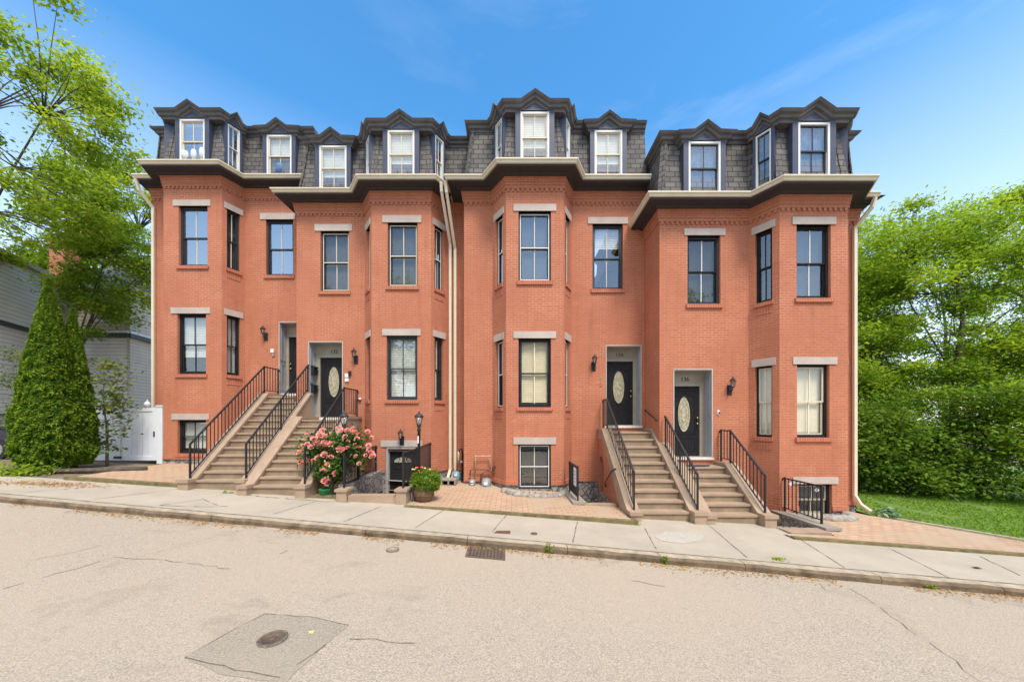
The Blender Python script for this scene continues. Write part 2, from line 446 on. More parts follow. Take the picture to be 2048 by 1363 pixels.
def window(root, fr, u0, u1, z0, z1, frame='charcoal', sash='charcoal', muntin='cream', glass='glass', blind=None, frac=1.0,
           rec=.10, fw=.06, trim=None, w=0.0, slats=False):
    b = w - rec; m = MB(); ring(m, fr, u0, u1, z0, z1, fw, b - .08, b + .015, fw + .02)
    if trim: pass
    win = m.build('window', frame, root)
    a0, a1, b0, b1 = u0 + fw, u1 - fw, z0 + fw + .02, z1 - fw
    zm = b0 + (b1 - b0) * .49; uc = (a0 + a1) / 2; st = min(.038, (a1 - a0) * .12)
    for lo, hi, dw in ((zm - .02, b1, -.012), (b0, zm + .02, -.042)):
        s = MB(); ring(s, fr, a0, a1, lo, hi, st, b + dw - .03, b + dw); s.build('sash', sash, win)
        s = MB(); s.fbox(fr, uc - .011, uc + .011, b + dw - .028, b + dw - .004, lo + st, hi - st); s.build('muntin', muntin, win)
        g = MB(); w_ = b + dw - .018
        g.face([fr.P(a0 + st, w_, lo + st), fr.P(a1 - st, w_, lo + st), fr.P(a1 - st, w_, hi - st), fr.P(a0 + st, w_, hi - st)])
        g.build('pane', glass, win)
    if trim:
        s = MB(); ring(s, fr, a0 - .012, a1 + .012, b0 - .02, b1 + .012, .024, b + .005, b + .022)
        s.fbox(fr, a0 + .012, a1 - .012, b + .001, b + .018, zm - .014, zm + .014)
        s.build('screen_frame', trim, win)
    if blind:
        s = MB(); w_ = b - .12; zb = b1 - (b1 - b0) * frac
        n = 14
        if blind == 'blind' or slats:
            k = max(4, int((b1 - zb) / .055))
            for i in range(k):
                za = zb + (b1 - zb) * i / k; zc = zb + (b1 - zb) * (i + 1) / k
                s.face([fr.P(a0, w_ + .018, za), fr.P(a1, w_ + .018, za), fr.P(a1, w_, zc), fr.P(a0, w_, zc)])
        else:
            for i in range(n):
                ua = a0 + (a1 - a0) * i / n; ub = a0 + (a1 - a0) * (i + 1) / n
                amp = .02 if blind == 'curtain' else .003
                wa = w_ + amp * math.sin(i * 2.1); wb = w_ + amp * math.sin((i + 1) * 2.1)
                s.face([fr.P(ua, wa, zb), fr.P(ub, wb, zb), fr.P(ub, wb, b1), fr.P(ua, wa, b1)])
        s.build('curtain' if blind == 'curtain' else 'blind' if blind != 'screen' else 'insect_screen', blind, win)  # the dark room sheets and the painted cream reflection are built here too
    return win

def text(name, body, size, mat, loc, parent, depth=.008):
    cu = bpy.data.curves.new(name, 'FONT'); cu.body = body; cu.size = size; cu.extrude = depth; cu.align_x = 'CENTER'
    ob = bpy.data.objects.new(name, cu); COL.objects.link(ob)
    dg = bpy.context.evaluated_depsgraph_get(); me = bpy.data.meshes.new_from_object(ob.evaluated_get(dg))
    bpy.data.objects.remove(ob)
    me.materials.clear(); me.materials.append(M[mat])
    o = bpy.data.objects.new(name, me); COL.objects.link(o); o.rotation_euler = (math.radians(90), 0, 0)
    if parent:
        r = ROOTLOC[parent.name]; o.parent = parent; o.location = (loc[0] - r[0], loc[1] - r[1], loc[2] - r[2])
    else: o.location = loc; ROOTS.append(o)
    return o

def ellipse(fr, uc, zc, ru, rz, w, n=28, e=1.0):
    return [fr.P(uc + ru * math.cos(2 * math.pi * i / n), w, zc + rz * math.sin(2 * math.pi * i / n)) for i in range(n)]

def door(root, fr, u0, u1, z0, z1, l0, l1, lz, number=None, rec=.36, oval=True, knob_right=True):
    # panelled recess, leaf, header with the house number
    s = MB()
    for a, b in ((u0, u0 + .025), (u1 - .025, u1)):
        s.fbox(fr, a, b, -rec, -.012, z0, z1)
    s.fbox(fr, u0 + .025, u1 - .025, -rec, -.012, z1 - .025, z1)
    jm = s.build('door_recess', 'greyjamb', root)
    s = MB()
    for a, sg in ((u0 + .025, 1), (u1 - .025, -1)):
        for zz0, zz1 in ((z0 + .15, z0 + (z1 - z0) * .42), (z0 + (z1 - z0) * .48, z1 - .2)):
            f2 = Fr(fr.P(a, -.06, 0)[:2], fr.P(a, -rec + .06, 0)[:2])
            for q in (0, 1):
                s.fbox(fr, min(a, a + sg * .014), max(a, a + sg * .014), -.085 - q * (rec - .16), -.06 - q * (rec - .16), zz0, zz1)
            for zq in (zz0, zz1): s.fbox(fr, min(a, a + sg * .012), max(a, a + sg * .012), -rec + .075, -.085, zq - .013, zq + .013)
    s.build('recess_moulding', 'greyjamb', jm)
    s = MB(); ring(s, fr, u0 - .012, u1 + .012, z0, z1 + .02, .03, -.01, .014); s.build('edge_trim', 'lintel', jm)
    s = MB(); s.fbox(fr, u0 - .03, u1 + .03, -rec, .05, z0 - .055, z0); s.build('threshold', 'white', jm)
    c = MB(); wb = -rec
    c.fbox(fr, u0 + .025, l0, wb - .03, wb + .03, z0, lz + .09); c.fbox(fr, l1, u1 - .025, wb - .03, wb + .03, z0, lz + .09)
    c.fbox(fr, l0, l1, wb - .03, wb + .03, lz, lz + .09)
    c.fbox(fr, u0 + .025, u1 - .025, wb - .03, wb + .012, lz + .09, z1 - .025)
    c.fbox(fr, u0 + .05, u1 - .05, wb + .012, wb + .024, z1 - .1, z1 - .07)
    c.fbox(fr, u0 + .05, u1 - .05, wb + .012, wb + .024, lz + .10, lz + .125)
    cs = c.build('door_casing', 'beige', root)
    if number:
        p = fr.P((l0 + l1) / 2 + .02, wb + .014, lz + .145); text('house_number', number, .17, 'iron', p, cs)
    d = MB(); d.fbox(fr, l0 + .004, l1 - .004, wb - .05, wb - .01, z0 + .012, lz)
    lf = d.build('door', 'black', root)
    uc = (l0 + l1) / 2; W = l1 - l0; H = lz - z0
    mo = MB()
    if oval:
        oc = z0 + H * .60; rz = H * .25; ru = W * .2
        # arched raised moulding round the glass
        pts = []
        a0, a1 = l0 + W * .14, l1 - W * .14
        top = z0 + H * .86; bot = z0 + H * .32
        arch = [(a0, bot), (a0, top - .02), (a0 + .10 * W, top)]
        for i in range(9): t = i / 8; arch.append((a0 + W * .14 + (a1 - a0 - W * .28) * t, top + .085 * math.sin(math.pi * t)))
        arch += [(a1 - .10 * W, top), (a1, top - .02), (a1, bot), (a0, bot)]
        for i in range(len(arch) - 1): mo.bar(fr.P(arch[i][0], wb - .008, arch[i][1]), fr.P(arch[i + 1][0], wb - .008, arch[i + 1][1]), .02, .02)
        for k in (0, 1):
            p0 = l0 + W * (.14 + k * .4); p1 = p0 + W * .32
            for zz in (z0 + H * .07, z0 + H * .26): mo.bar(fr.P(p0, wb - .008, zz), fr.P(p1, wb - .008, zz), .018, .018)
            for pp in (p0, p1): mo.bar(fr.P(pp, wb - .008, z0 + H * .07), fr.P(pp, wb - .008, z0 + H * .26), .018, .018)
        mo.build('panel_moulding', 'black', lf)
        o1 = ellipse(fr, uc, oc, ru * 1.16, rz * 1.06, wb - .01); o2 = ellipse(fr, uc, oc, ru, rz, wb + .008); r_ = MB()
        n = len(o1)
        for i in range(n): r_.face([o1[i], o1[(i + 1) % n], o2[(i + 1) % n], o2[i]])
        r_.build('oval_frame', 'black', lf)
        g = MB(); g.face(ellipse(fr, uc, oc, ru, rz, wb - .002)); g.build('oval_glass', 'frost', lf)
        came = MB()
        for sc_ in (.8, .45):
            e = ellipse(fr, uc, oc, ru * sc_, rz * sc_, wb + .002)
            for i in range(n): came.bar(e[i], e[(i + 1) % n], .008)
        for i in range(0, n, 4):
            a = ellipse(fr, uc, oc, ru * .8, rz * .8, wb + .002)[i]; b_ = ellipse(fr, uc, oc, ru * .45, rz * .45, wb + .002)[i]; came.bar(a, b_, .007)
        came.build('leading', 'brass', lf)
    else:
        for k in (0, 1):
            p0 = l0 + W * (.12 + k * .42); p1 = p0 + W * .34
            for a, b in ((.08, .36), (.42, .7)):
                for zz in (z0 + H * a, z0 + H * b): mo.bar(fr.P(p0, wb - .008, zz), fr.P(p1, wb - .008, zz), .018, .018)
                for pp in (p0, p1): mo.bar(fr.P(pp, wb - .008, z0 + H * a), fr.P(pp, wb - .008, z0 + H * b), .018, .018)
        mo.build('panel_moulding', 'black', lf)
        g = MB(); zc = z0 + H * .80; pts = [fr.P(uc - W * .33, wb - .006, zc)] + [fr.P(uc - W * .33 * math.cos(math.pi * i / 12), wb - .006, zc + .03 + .13 * math.sin(math.pi * i / 12)) for i in range(13)] + [fr.P(uc + W * .33, wb - .006, zc)]
        g.face(pts); g.build('fan_light', 'frost', lf)
        g = MB()
        for t in (.25, .5, .75): g.bar(fr.P(uc - W * .33 + W * .66 * t, wb - .003, zc), fr.P(uc - W * .33 + W * .66 * (t * .8 + .1), wb - .003, zc + .14), .012)
        g.build('glazing_bar', 'black', lf)
    k = MB(); ku = l1 - .07 if knob_right else l0 + .07
    for zz in (z0 + .95, z0 + 1.12):
        p = fr.P(ku, wb + .03, zz); k.rock(p, (.03, .03, .03), 1, 8)
    k.build('knob', 'brass', lf)
    return lf

def lintel(root, fr, u0, u1, z0, z1):
    m = MB(); m.fbox(fr, u0, u1, -.10, .028, z0, z1); return m.build('lintel', 'lintel', root)
def sill(root, fr, u0, u1, z1, h=.10):
    m = MB(); m.fbox(fr, u0, u1, -.12, .05, z1 - h, z1 + .004); return m.build('sill', 'soldier', root)

# ------------------------------------------------------------------ houses
RISE, PEAK, RM = 1.93, .29, 2.06

class House:
    def __init__(s, label, XL, XR, dw, db, bl, bfl, bfr_, br, Zg, zb, back=8.0, left_back=1.0, right_return=False, eave_right=None, vleft=False):
        s.XL, s.XR, s.dw, s.db, s.Zg, s.zb, s.vl = XL, XR, dw, db, Zg, zb, vleft
        s.root = thing('row_house', label, 'house', ((XL + XR) / 2, dw, zb), 'attached red brick row houses')
        s.yb = dw + back
        s.poly = [(XL, s.yb), (XL, dw), (bl, dw), (bfl, db), (bfr_, db), (br, dw), (XR, dw), (XR, s.yb), (XL, s.yb)]
        s.fr = [Fr(s.poly[i], s.poly[i + 1]) for i in range(8)]
        s.ops = {i: [] for i in range(8)}
        s.left_back = left_back; s.rr = right_return; s.er = eave_right
        s.front = s.poly[2:6]
        s.Zw = Zg - .17
    def op(s, seg, u0, u1, z0, z1, rev=.13): s.ops[seg].append((u0, u1, z0, z1, rev))
    def win(s, seg, x0, x1, z0, z1, lx=None, lh=.2, dosill=True, win_z1=None, **k):
        fr = s.fr[seg]; u0, u1 = fr.u(x0), fr.u(x1)
        s.op(seg, u0, u1, z0, z1); window(s.root, fr, u0, u1, z0, z1, **k)
        if lx: lintel(s.root, fr, fr.u(lx[0]), fr.u(lx[1]), z1, z1 + lh)
        if dosill: sill(s.root, fr, u0 - .05, u1 + .05, z0)
    def angwin(s, seg, z0, z1, wd=.40, lh=.2, **k):
        fr = s.fr[seg]; u0 = fr.L / 2 - wd / 2; u1 = u0 + wd
        s.op(seg, u0, u1, z0, z1); window(s.root, fr, u0, u1, z0, z1, fw=.045, **k)
        lintel(s.root, fr, u0 - .08, u1 + .08, z1, z1 + lh); sill(s.root, fr, u0 - .03, u1 + .03, z0)
        m = MB(); m.fbox(fr, u0, u1, -.01, .012, z0 - .33, z0 - .13); m.build('soldier_panel', 'soldier', s.root)
    def shell(s):
        wl = MB(); fd = MB()
        for i in range(8):
            panel(wl, s.fr[i], 0, s.fr[i].L, s.zb, s.Zw + .02, s.ops[i])
            panel(fd, s.fr[i], 0, s.fr[i].L, s.zb - 1.6, s.zb, s.ops[i], w=-.012)
            if 1 <= i <= 5:
                us = [0.0]
                for o in sorted(s.ops[i]):
                    if o[2] < s.zb + .02: us += [o[0], o[1]]
                us.append(s.fr[i].L)
                for a, b in zip(us[::2], us[1::2]):
                    if b > a: bc = MB(); bc.fbox(s.fr[i], a, b, .001, .028, s.zb - .01, s.zb + .11); bc.build('base_course', 'brick', s.root)
        s.wall = wl.build('wall', 'brick', s.root); fd.build('foundation', 'stone', s.root)
        # corbelled brick frieze
        pl = [(s.XL, s.dw + s.left_back)] + s.poly[1:7] + ([(s.XR, s.yb)] if s.rr else [])
        c = MB(); z = s.Zw
        sweep(c, pl, [(-.005, -.36), (.034, -.36), (.034, -.27), (.05, -.27), (.05, -.18), (.066, -.18), (.066, -.09), (.082, -.09), (.082, .01)], z, False)
        for i in range(1, 6):
            fr = s.fr[i]; n = int(fr.L / .135)
            for k in range(n):
                u = (k + .5) * fr.L / n; c.fbox(fr, u - .036, u + .036, -.01, .032, z - .44, z - .361)
        c.build('corbel_frieze', 'brick', s.root)
        # eaves: soffit boards and cream gutter
        ep = [p for p in pl]
        if s.er is not None: ep[-1] = (s.er, s.dw)
        if s.vl: ep = [(s.XL - .2, s.dw)] + ep[2:]
        if s.rr: ep = ep[:-2] + [(s.XR + .14, s.dw)]
        m = MB(); sweep(m, ep, [(.43, -.10), (.43, -.165), (.17, -.175), (.15, -.20), (.06, -.22), (.05, -.24), (-.05, -.24)], s.Zg)
        m.build('eaves_soffit', 'soffit', s.root)
        m = MB(); sweep(m, ep, [(.405, -.005), (.405, -.115), (.475, -.115), (.49, -.085), (.49, -.06), (.525, -.035), (.525, .0), (.515, .0), (.515, -.03), (.44, -.04)], s.Zg)
        m.build('gutter', 'cream', s.root)
    def roof(s):
        pl = [(s.XL, s.yb)] + s.poly[1:7] + ([(s.XR, s.yb)] if s.rr else [])
        if not s.rr: pl[-1] = (s.XR + .08, s.dw)
        def off(o):
            r = offset(pl, o)
            if s.vl: r[0] = (s.XL + .01, r[0][1]); r[1] = (s.XL + .01, r[1][1])
            if s.rr: r[-1] = (s.XR - .01, r[-1][1]); r[-2] = (s.XR - .01, r[-2][1])
            return r
        PR = [(.04, .0), (-.045, .30), (-.11, .75), (-.165, 1.25), (-.23, RM - .1)]
        m = MB(); rws = [[(p[0], p[1], s.Zg - .03) for p in offset(pl, .40)]] + [[(p[0], p[1], s.Zg + z) for p in off(o)] for o, z in PR]
        for j in range(len(rws) - 1):
            for i in range(len(pl) - 1): m.face([rws[j][i], rws[j][i + 1], rws[j + 1][i + 1], rws[j + 1][i]])
        top = off(-.23)
        cap = [(p[0], p[1], s.Zg + RM - .1) for p in top] + ([] if s.rr else [(s.XR, s.yb, s.Zg + RM - .1)])
        m.face(cap)
        s.rf = m.build('mansard_roof', 'slate', s.root)
        hips = [1] + [2, 3, 4, 5][1:3] + ([6] if s.rr else [])
        rows = [off(o) for o, z in PR]; zs = [z for o, z in PR]; zs[-1] -= .06
        for i in hips:
            h = MB()
            for k in range(4):
                n = 3
                for q in range(n):
                    t0, t1 = q / n, (q + 1) / n
                    a = [rows[k][i][c] * (1 - t0) + rows[k + 1][i][c] * t0 for c in (0, 1)] + [s.Zg + zs[k] * (1 - t0) + zs[k + 1] * t0]
                    b = [rows[k][i][c] * (1 - t1) + rows[k + 1][i][c] * t1 for c in (0, 1)] + [s.Zg + zs[k] * (1 - t1) + zs[k + 1] * t1]
                    h.bar(a, b, .17, .03, up=(0, -1, .4) if i not in (1, 6) else (-1 if i == 1 else 1, -1, .3))
            h.build('hip_cap', 'slate', s.rf)
        # main roof cornice, left and right of the bay
        prof = [(-.27, -.24), (-.20, -.24), (-.18, -.17), (-.13, -.15), (-.11, -.09), (-.05, -.06), (-.01, 0), (-.6, 0)]
        c = MB(); A = [((p[0] - .18) if s.vl else p[0], p[1]) for p in pl[0:2]]; sweep(c, A + [(s.front[0][0] + .3, s.dw)], prof, s.Zg + RM)
        c.build('roof_cornice', 'cornice', s.rf); c = MB()
        B = [(s.front[3][0] - .3, s.dw)] + ([(s.XR + .18, s.dw), (s.XR + .18, s.yb)] if s.rr else [(s.XR + .08, s.dw)])
        sweep(c, B, prof, s.Zg + RM)
        c.build('roof_cornice', 'cornice', s.rf)
        # bay cornice: each face carries a peak over its dormer
        P = s.front; path = []
        def face_pts(A, B, full):
            fr = Fr(A, B); c_ = fr.L / 2; hw = .42 if full else min(.2, fr.L * .3); pk = PEAK if full else PEAK * .85
            return [fr.P(c_ - hw, 0, 0)[:2] + (0,), fr.P(c_, 0, 0)[:2] + (pk,), fr.P(c_ + hw, 0, 0)[:2] + (0,)]
        path = [P[0] + (0,)] + face_pts(P[0], P[1], 0) + [P[1] + (0,)] + face_pts(P[1], P[2], 1) + [P[2] + (0,)] + face_pts(P[2], P[3], 0) + [P[3] + (0,)]
        c = MB(); sweep(c, path, [(-.18, -.22), (.01, -.22), (.03, -.155), (.09, -.135), (.11, -.075), (.17, -.05), (.21, .01), (-.18, .012)], s.Zg + RISE)
        c.build('bay_cornice', 'cornice', s.rf)
        r = MB(); top_ = [(p[0], p[1], s.Zg + RISE + .012 + p[2]) for p in offset(path, -.18)]
        bk = [(p[0] * .0 + (P[0][0] + (P[3][0] - P[0][0]) * i / (len(path) - 1)), s.dw + .35, s.Zg + RISE + .012) for i, p in enumerate(path)]
        for i in range(len(path) - 1): r.face([top_[i], top_[i + 1], bk[i + 1], bk[i]])
        # soffit between the bay cornice and the slates
        so = [(p[0], p[1], s.Zg + RISE - .23 + p[2]) for p in offset(path, .0)]; si = [(p[0], p[1], s.Zg + RISE - .21 + p[2]) for p in offset(path, -.30)]
        for i in range(len(path) - 1): r.face([so[i], so[i + 1], si[i + 1], si[i]])
        r.build('bay_roof', 'cornice', s.rf)
        for A, B, full in ((P[0], P[1], 0), (P[1], P[2], 1), (P[2], P[3], 0)):
            fr = Fr(A, B)
            s.dormer(fr, fr.L / 2, .84 if full else .36, .15 if full else .075, False, full)
    def dormer(s, fr, uc, ww, cw, gable=True, full=True, **k):
        z = s.Zg; w0 = .02; hw = ww / 2 + cw
        d = MB(); wt = z + 1.72; zs = z + .28
        # casing front around the window and tympanum above
        d.fbox(fr, uc - hw, uc - ww / 2, w0 - .10, w0, zs - .3, wt); d.fbox(fr, uc + ww / 2, uc + hw, w0 - .10, w0, zs - .3, wt); d.fbox(fr, uc - ww / 2, uc + ww / 2, w0 - .10, w0 + .01, zs - .3, zs)
        pk = PEAK if full else PEAK * .85
        tz = z + RISE - .20
        zz = [(uc - hw, wt - .06), (uc - ww / 2, wt), (uc + ww / 2, wt), (uc + hw, wt - .06), (uc + hw, tz), (uc, tz + pk), (uc - hw, tz)]
        zz[0] = (uc - hw, wt); zz[3] = (uc + hw, wt)
        if tz < wt: zz[4] = (uc + hw, wt + .01); zz[6] = (uc - hw, wt + .01)
        d.prism([fr.P(a, w0 - .02, b) for a, b in zz], tuple(-.4 * q for q in fr.n) + (0,))
        d.fbox(fr, uc - hw + .02, uc + hw - .02, w0 - .03, w0 + .012, wt + .03, wt + .055)
        # cheeks
        bk = .75 if full else .35
        for a, b in ((uc - hw, uc - hw + .03), (uc + hw - .03, uc + hw)): d.fbox(fr, a, b, w0 - bk, w0 - .10, zs - .3, z + RISE - .06)
        dm = d.build('dormer', 'blue', s.root)
        window_kw = dict(s.dorm if full else s.dorm_side)
        window_kw.update(k)
        f = window(dm, fr, uc - ww / 2, uc + ww / 2, z + .0, wt, w=w0, rec=.03, fw=.05 if full else .035, **window_kw) if False else None
        m = MB(); fw = .055 if full else .035; b = w0 - .035
        u0, u1 = uc - ww / 2, uc + ww / 2
        ring(m, fr, u0, u1, zs, wt, fw, b - .06, b + .03); m.build('window_frame', window_kw.get('frame', 'white'), dm)
        a0, a1, b0, b1 = u0 + fw, u1 - fw, zs + fw, wt - fw; zm = (b0 + b1) / 2; st = .032 if full else .02
        for lo, hi, dw in ((zm - .02, b1, -.01), (b0, zm + .02, -.04)):
            q = MB(); ring(q, fr, a0, a1, lo, hi, st, b + dw - .03, b + dw)
            q.fbox(fr, uc - .010, uc + .010, b + dw - .028, b + dw - .006, lo + st, hi - st)
            q.build('sash', window_kw.get('sash', 'cream'), dm)
            g = MB(); wv = b + dw - .018
            g.face([fr.P(a0 + st, wv, lo + st), fr.P(a1 - st, wv, lo + st), fr.P(a1 - st, wv, hi - st), fr.P(a0 + st, wv, hi - st)])
            g.build('pane', window_kw.get('glass', 'glass'), dm)
        bl = window_kw.get('blind')
        q = MB(); q.fbox(fr, u0, u1, b - .40, b - .37, zs, wt); q.build('dim_backing', 'dim', dm)  # dark slab, the gloom of the room painted on
        if bl:
            q = MB(); fc = window_kw.get('frac', 1); zb = b1 - (b1 - b0) * fc; kk = max(6, int((b1 - zb) / .05))
            for i in range(kk):
                za = zb + (b1 - zb) * i / kk; zc = zb + (b1 - zb) * (i + 1) / kk
                q.face([fr.P(a0, b - .10 + (.006 if bl == 'blind' else 0), za), fr.P(a1, b - .10 + (.006 if bl == 'blind' else 0), za), fr.P(a1, b - .10, zc), fr.P(a0, b - .10, zc)])
            q.build('blind', bl, dm)
        if gable:
            path = [fr.P(uc - .62, -.55, 0)[:2] + (0,), fr.P(uc - .62, 0, 0)[:2] + (0,), fr.P(uc - .36, 0, 0)[:2] + (.02,), fr.P(uc, 0, 0)[:2] + (PEAK,),
                    fr.P(uc + .36, 0, 0)[:2] + (.02,), fr.P(uc + .62, 0, 0)[:2] + (0,), fr.P(uc + .62, -.55, 0)[:2] + (0,)]
            c = MB(); sweep(c, path, [(-.18, -.22), (.0, -.22), (.02, -.155), (.08, -.135), (.10, -.075), (.16, -.05), (.20, .01), (-.18, .012)], s.Zg + RISE - .03)
            t = [(p[0], p[1], s.Zg + RISE - .018 + p[2]) for p in offset(path, -.17)][1:-1]
            for i in range(len(t) - 1):
                n_ = fr.n; c.face([t[i], t[i + 1], (t[i + 1][0] - n_[0] * .6, t[i + 1][1] - n_[1] * .6, t[i + 1][2]), (t[i][0] - n_[0] * .6, t[i][1] - n_[1] * .6, t[i][2])])
            so = [(p[0], p[1], s.Zg + RISE - .24 + p[2]) for p in offset(path, -.01)][1:-1]
            for i in range(len(so) - 1):
                n_ = fr.n; c.face([so[i], so[i + 1], (so[i + 1][0] - n_[0] * .25, so[i + 1][1] - n_[1] * .25, so[i + 1][2]), (so[i][0] - n_[0] * .25, so[i][1] - n_[1] * .25, so[i][2])])
            c.build('gable_cornice', 'cornice', dm)

def downspout(root, pts, r=.04, mat='cream'):
    m = MB()
    for i in range(len(pts) - 1):
        m.bar(pts[i], pts[i + 1], .085, .07, up=(0, -1, 0) if abs(pts[i + 1][2] - pts[i][2]) > .3 else (0, 0, 1))
    for p in pts[1:-1]: m.rock(p, (.05, .048, .05), 2, 8)
    for k in range(1, 4):
        a, b = pts[-3] if len(pts) > 3 else pts[0], pts[-2]
    return m.build('downspout', mat, root)

# --- house with the empty number, far left
h1 = House('leftmost brick row house, highest up the slope, its bay window at the left end', -12.70, -7.12, 12.2, 11.56, -11.97, -11.68, -9.73, -9.44, 8.35, -1.29, left_back=7.5, vleft=True)
dk = dict(frame='charcoal', sash='charcoal', muntin='cream')
h1.win(3, 357, 415, 5.16, 7.17, (347, 421.5), glass='mirror', blind='dim', **dk)
h1.win(3, 354.5, 412, 1.54, 3.57, (342.6, 421), glass='mid', blind='blind', frac=.72, frame='black', sash='black', muntin='black')
h1.win(3, 355, 412, -1.12, .02, (344, 419), glass='mid', blind='blind', frac=.9, frame='black', sash='black', muntin='charcoal')
h1.angwin(4, 5.16, 7.17, glass='glass', blind='dim', **dk)
h1.angwin(4, 1.54, 3.57, glass='mid', blind='blind', frame='black', sash='black', muntin='black')
h1.angwin(2, 5.16, 7.17, glass='mid', blind='dim', **dk); h1.angwin(2, 1.54, 3.57, glass='mid', blind='blind', **dk)
h1.win(5, 531.5, 586.5, 5.11, 7.09, (521, 591.6), lh=.22, glass='mirror', blind='dim', **dk)
f = h1.fr[5]; h1.op(5, f.u(558.5), f.u(558.5) + 1.06, .92, 3.46, .02)
door(h1.root, f, f.u(558.5), f.u(558.5) + 1.06, .92, 3.46, f.u(558.5) + .12, f.u(558.5) + 1.03, 3.02, None, knob_right=False)
h1.dorm = dict(frame='white', sash='cream', glass='mirror', blind='blind', frac=.08); h1.dorm_side = dict(frame='white', sash='white', glass='mid')
h1.shell(); h1.roof()
f = h1.fr[5]; h1.dormer(f, f.u(558, .02), .88, .14, True, glass='mid', blind='blind', frac=.45)
# --- number 132
h2 = House('brick row house numbered 132, with a sunken basement door below its bay', -7.12, -1.50, 11.4, 10.8, -4.86, -4.40, -2.54, -2.15, 7.34, -1.63, left_back=.78, eave_right=-2.02)
h2.win(1, 640.7, 698, 4.25, 6.245, (630, 704.7), lh=.215, glass='glass', blind='screen', trim='cream', **dk)
h2.win(3, 775, 835, 4.18, 6.18, (765, 843), lh=.22, glass='glass', blind='screen', trim='cream', **dk)
h2.win(3, 773, 834.7, .63, 2.65, (765, 841.7), glass='mid', blind='blind', frac=1, frame='charcoal', sash='charcoal', muntin='charcoal')
for sg in (2, 4):
    h2.angwin(sg, 4.18, 6.18, glass='glass', blind='screen', trim='cream', **dk)
    h2.angwin(sg, .63, 2.65, glass='mid', blind='dim', **dk)
f = h2.fr[1]; a, b = f.u(617), f.u(685.5); h2.op(1, a, b, .075, 2.585, .02)
door(h2.root, f, a, b, .075, 2.585, a + .20, b - .03, 2.13, '132')
f = h2.fr[3]; a, b = f.u(771), f.u(836); h2.op(3, a, b, -2.93, -.83, .02)
m = MB(); ring(m, f, a, b, -2.93, -.83, .07, -.14, -.02); m.build('door_casing', 'greyjamb', h2.root)
door(h2.root, f, a + .05, b - .05, -2.93, -.88, a + .09, b - .09, -.93, None, rec=.13, oval=False)
lintel(h2.root, f, f.u(762), f.u(844), -.83, -.63)
h2.dorm = dict(frame='white', sash='cream', glass='mid', blind='blind'); h2.dorm_side = dict(frame='white', sash='white', glass='mid')
h2.shell(); h2.roof()
f = h2.fr[1]; h2.dormer(f, f.u(665.6, .02), .90, .14, True)
# --- number 134
h3 = House('brick row house numbered 134, gas meters beside its bay', -1.496, 4.14, 10.75, 10.11, -.608, -.176, 1.517, 1.854, 7.30, -1.89, left_back=.62)
h3.win(3, 1037, 1102, 4.07, 6.12, (1027, 1112.5), glass='mid', blind='screen', trim='white', **dk)
h3.win(3, 1037, 1102, .38, 2.40, (1027, 1112), glass='glass', blind='creamreflect', frac=.96, frame='black', sash='charcoal', muntin='shade', slats=True)  # cream slats stand in for the mirrored house
h3.win(3, 1036.5, 1102, -2.02, -.70, (1027, 1112), glass='mid', blind='dim', trim='white', dosill=False, **dk)
for sg in (2, 4):
    h3.angwin(sg, 4.07, 6.12, glass='mid', blind='screen', trim='white', **dk)
    h3.angwin(sg, .38, 2.40, glass='mid', blind='screen', trim='white', **dk)
h3.win(5, 1185, 1246, 4.07, 6.11, (1175.6, 1255.6), glass='mid', blind='blind', frac=.33, **dk)
f = h3.fr[5]; a, b = f.u(1212), f.u(1282.5); h3.op(5, a, b, -.18, 2.32, .02)
door(h3.root, f, a, b, -.18, 2.32, a + .05, a + .96, 1.89, '134')
h3.dorm = dict(frame='white', sash='cream', glass='mid', blind='blind'); h3.dorm_side = dict(frame='white', sash='white', glass='mid')
h3.shell(); h3.roof()
f = h3.fr[5]; h3.dormer(f, f.u(1217, .02), .86, .14, True)
# --- number 136
h4 = House('brick row house numbered 136, lowest on the slope at the right end', 4.147, 9.69, 9.7, 9.08, 6.65, 7.04, 8.84, 9.23, 6.10, -2.37, left_back=1.05, right_return=True)
h4.win(1, 1375, 1441, 3.25, 5.19, (1368, 1450), lh=.19, glass='glass', blind='dim', frame='charcoal', sash='black', muntin='blind')
h4.win(3, 1593, 1661.7, 3.20, 5.145, (1584, 1671), lh=.19, glass='mid', blind='dim', frame='black', sash='black', muntin='blind')
h4.win(3, 1594, 1659, -.46, 1.47, (1585, 1673), lh=.19, glass='glass', blind='shade', frac=.97, frame='black', sash='cream', muntin='shade')
h4.win(3, 1597, 1664, -2.55, -1.67, (1585, 1675), lh=.18, glass='glass', blind='dim', frame='black', sash='beige', muntin='beige', dosill=False)
for sg in (2, 4):
    h4.angwin(sg, 3.20, 5.145, glass='mid', blind='dim', frame='black', sash='black', muntin='black')
    h4.angwin(sg, -.46, 1.47, glass='glass', blind='shade', frame='black', sash='cream', muntin='shade')
f = h4.fr[1]; a, b = f.u(1347), f.u(1424.5); h4.op(1, a, b, -1.05, 1.425, .02)
door(h4.root, f, a, b, -1.05, 1.425, a + .03, a + .92, .99, '136')
h4.dorm = dict(frame='white', sash='charcoal', glass='mid', blind='curtain'); h4.dorm_side = dict(frame='white', sash='charcoal', glass='mid', blind='curtain')
h4.shell(); h4.roof()
f = h4.fr[1]; h4.dormer(f, f.u(1409.5, .02), .90, .14, True)

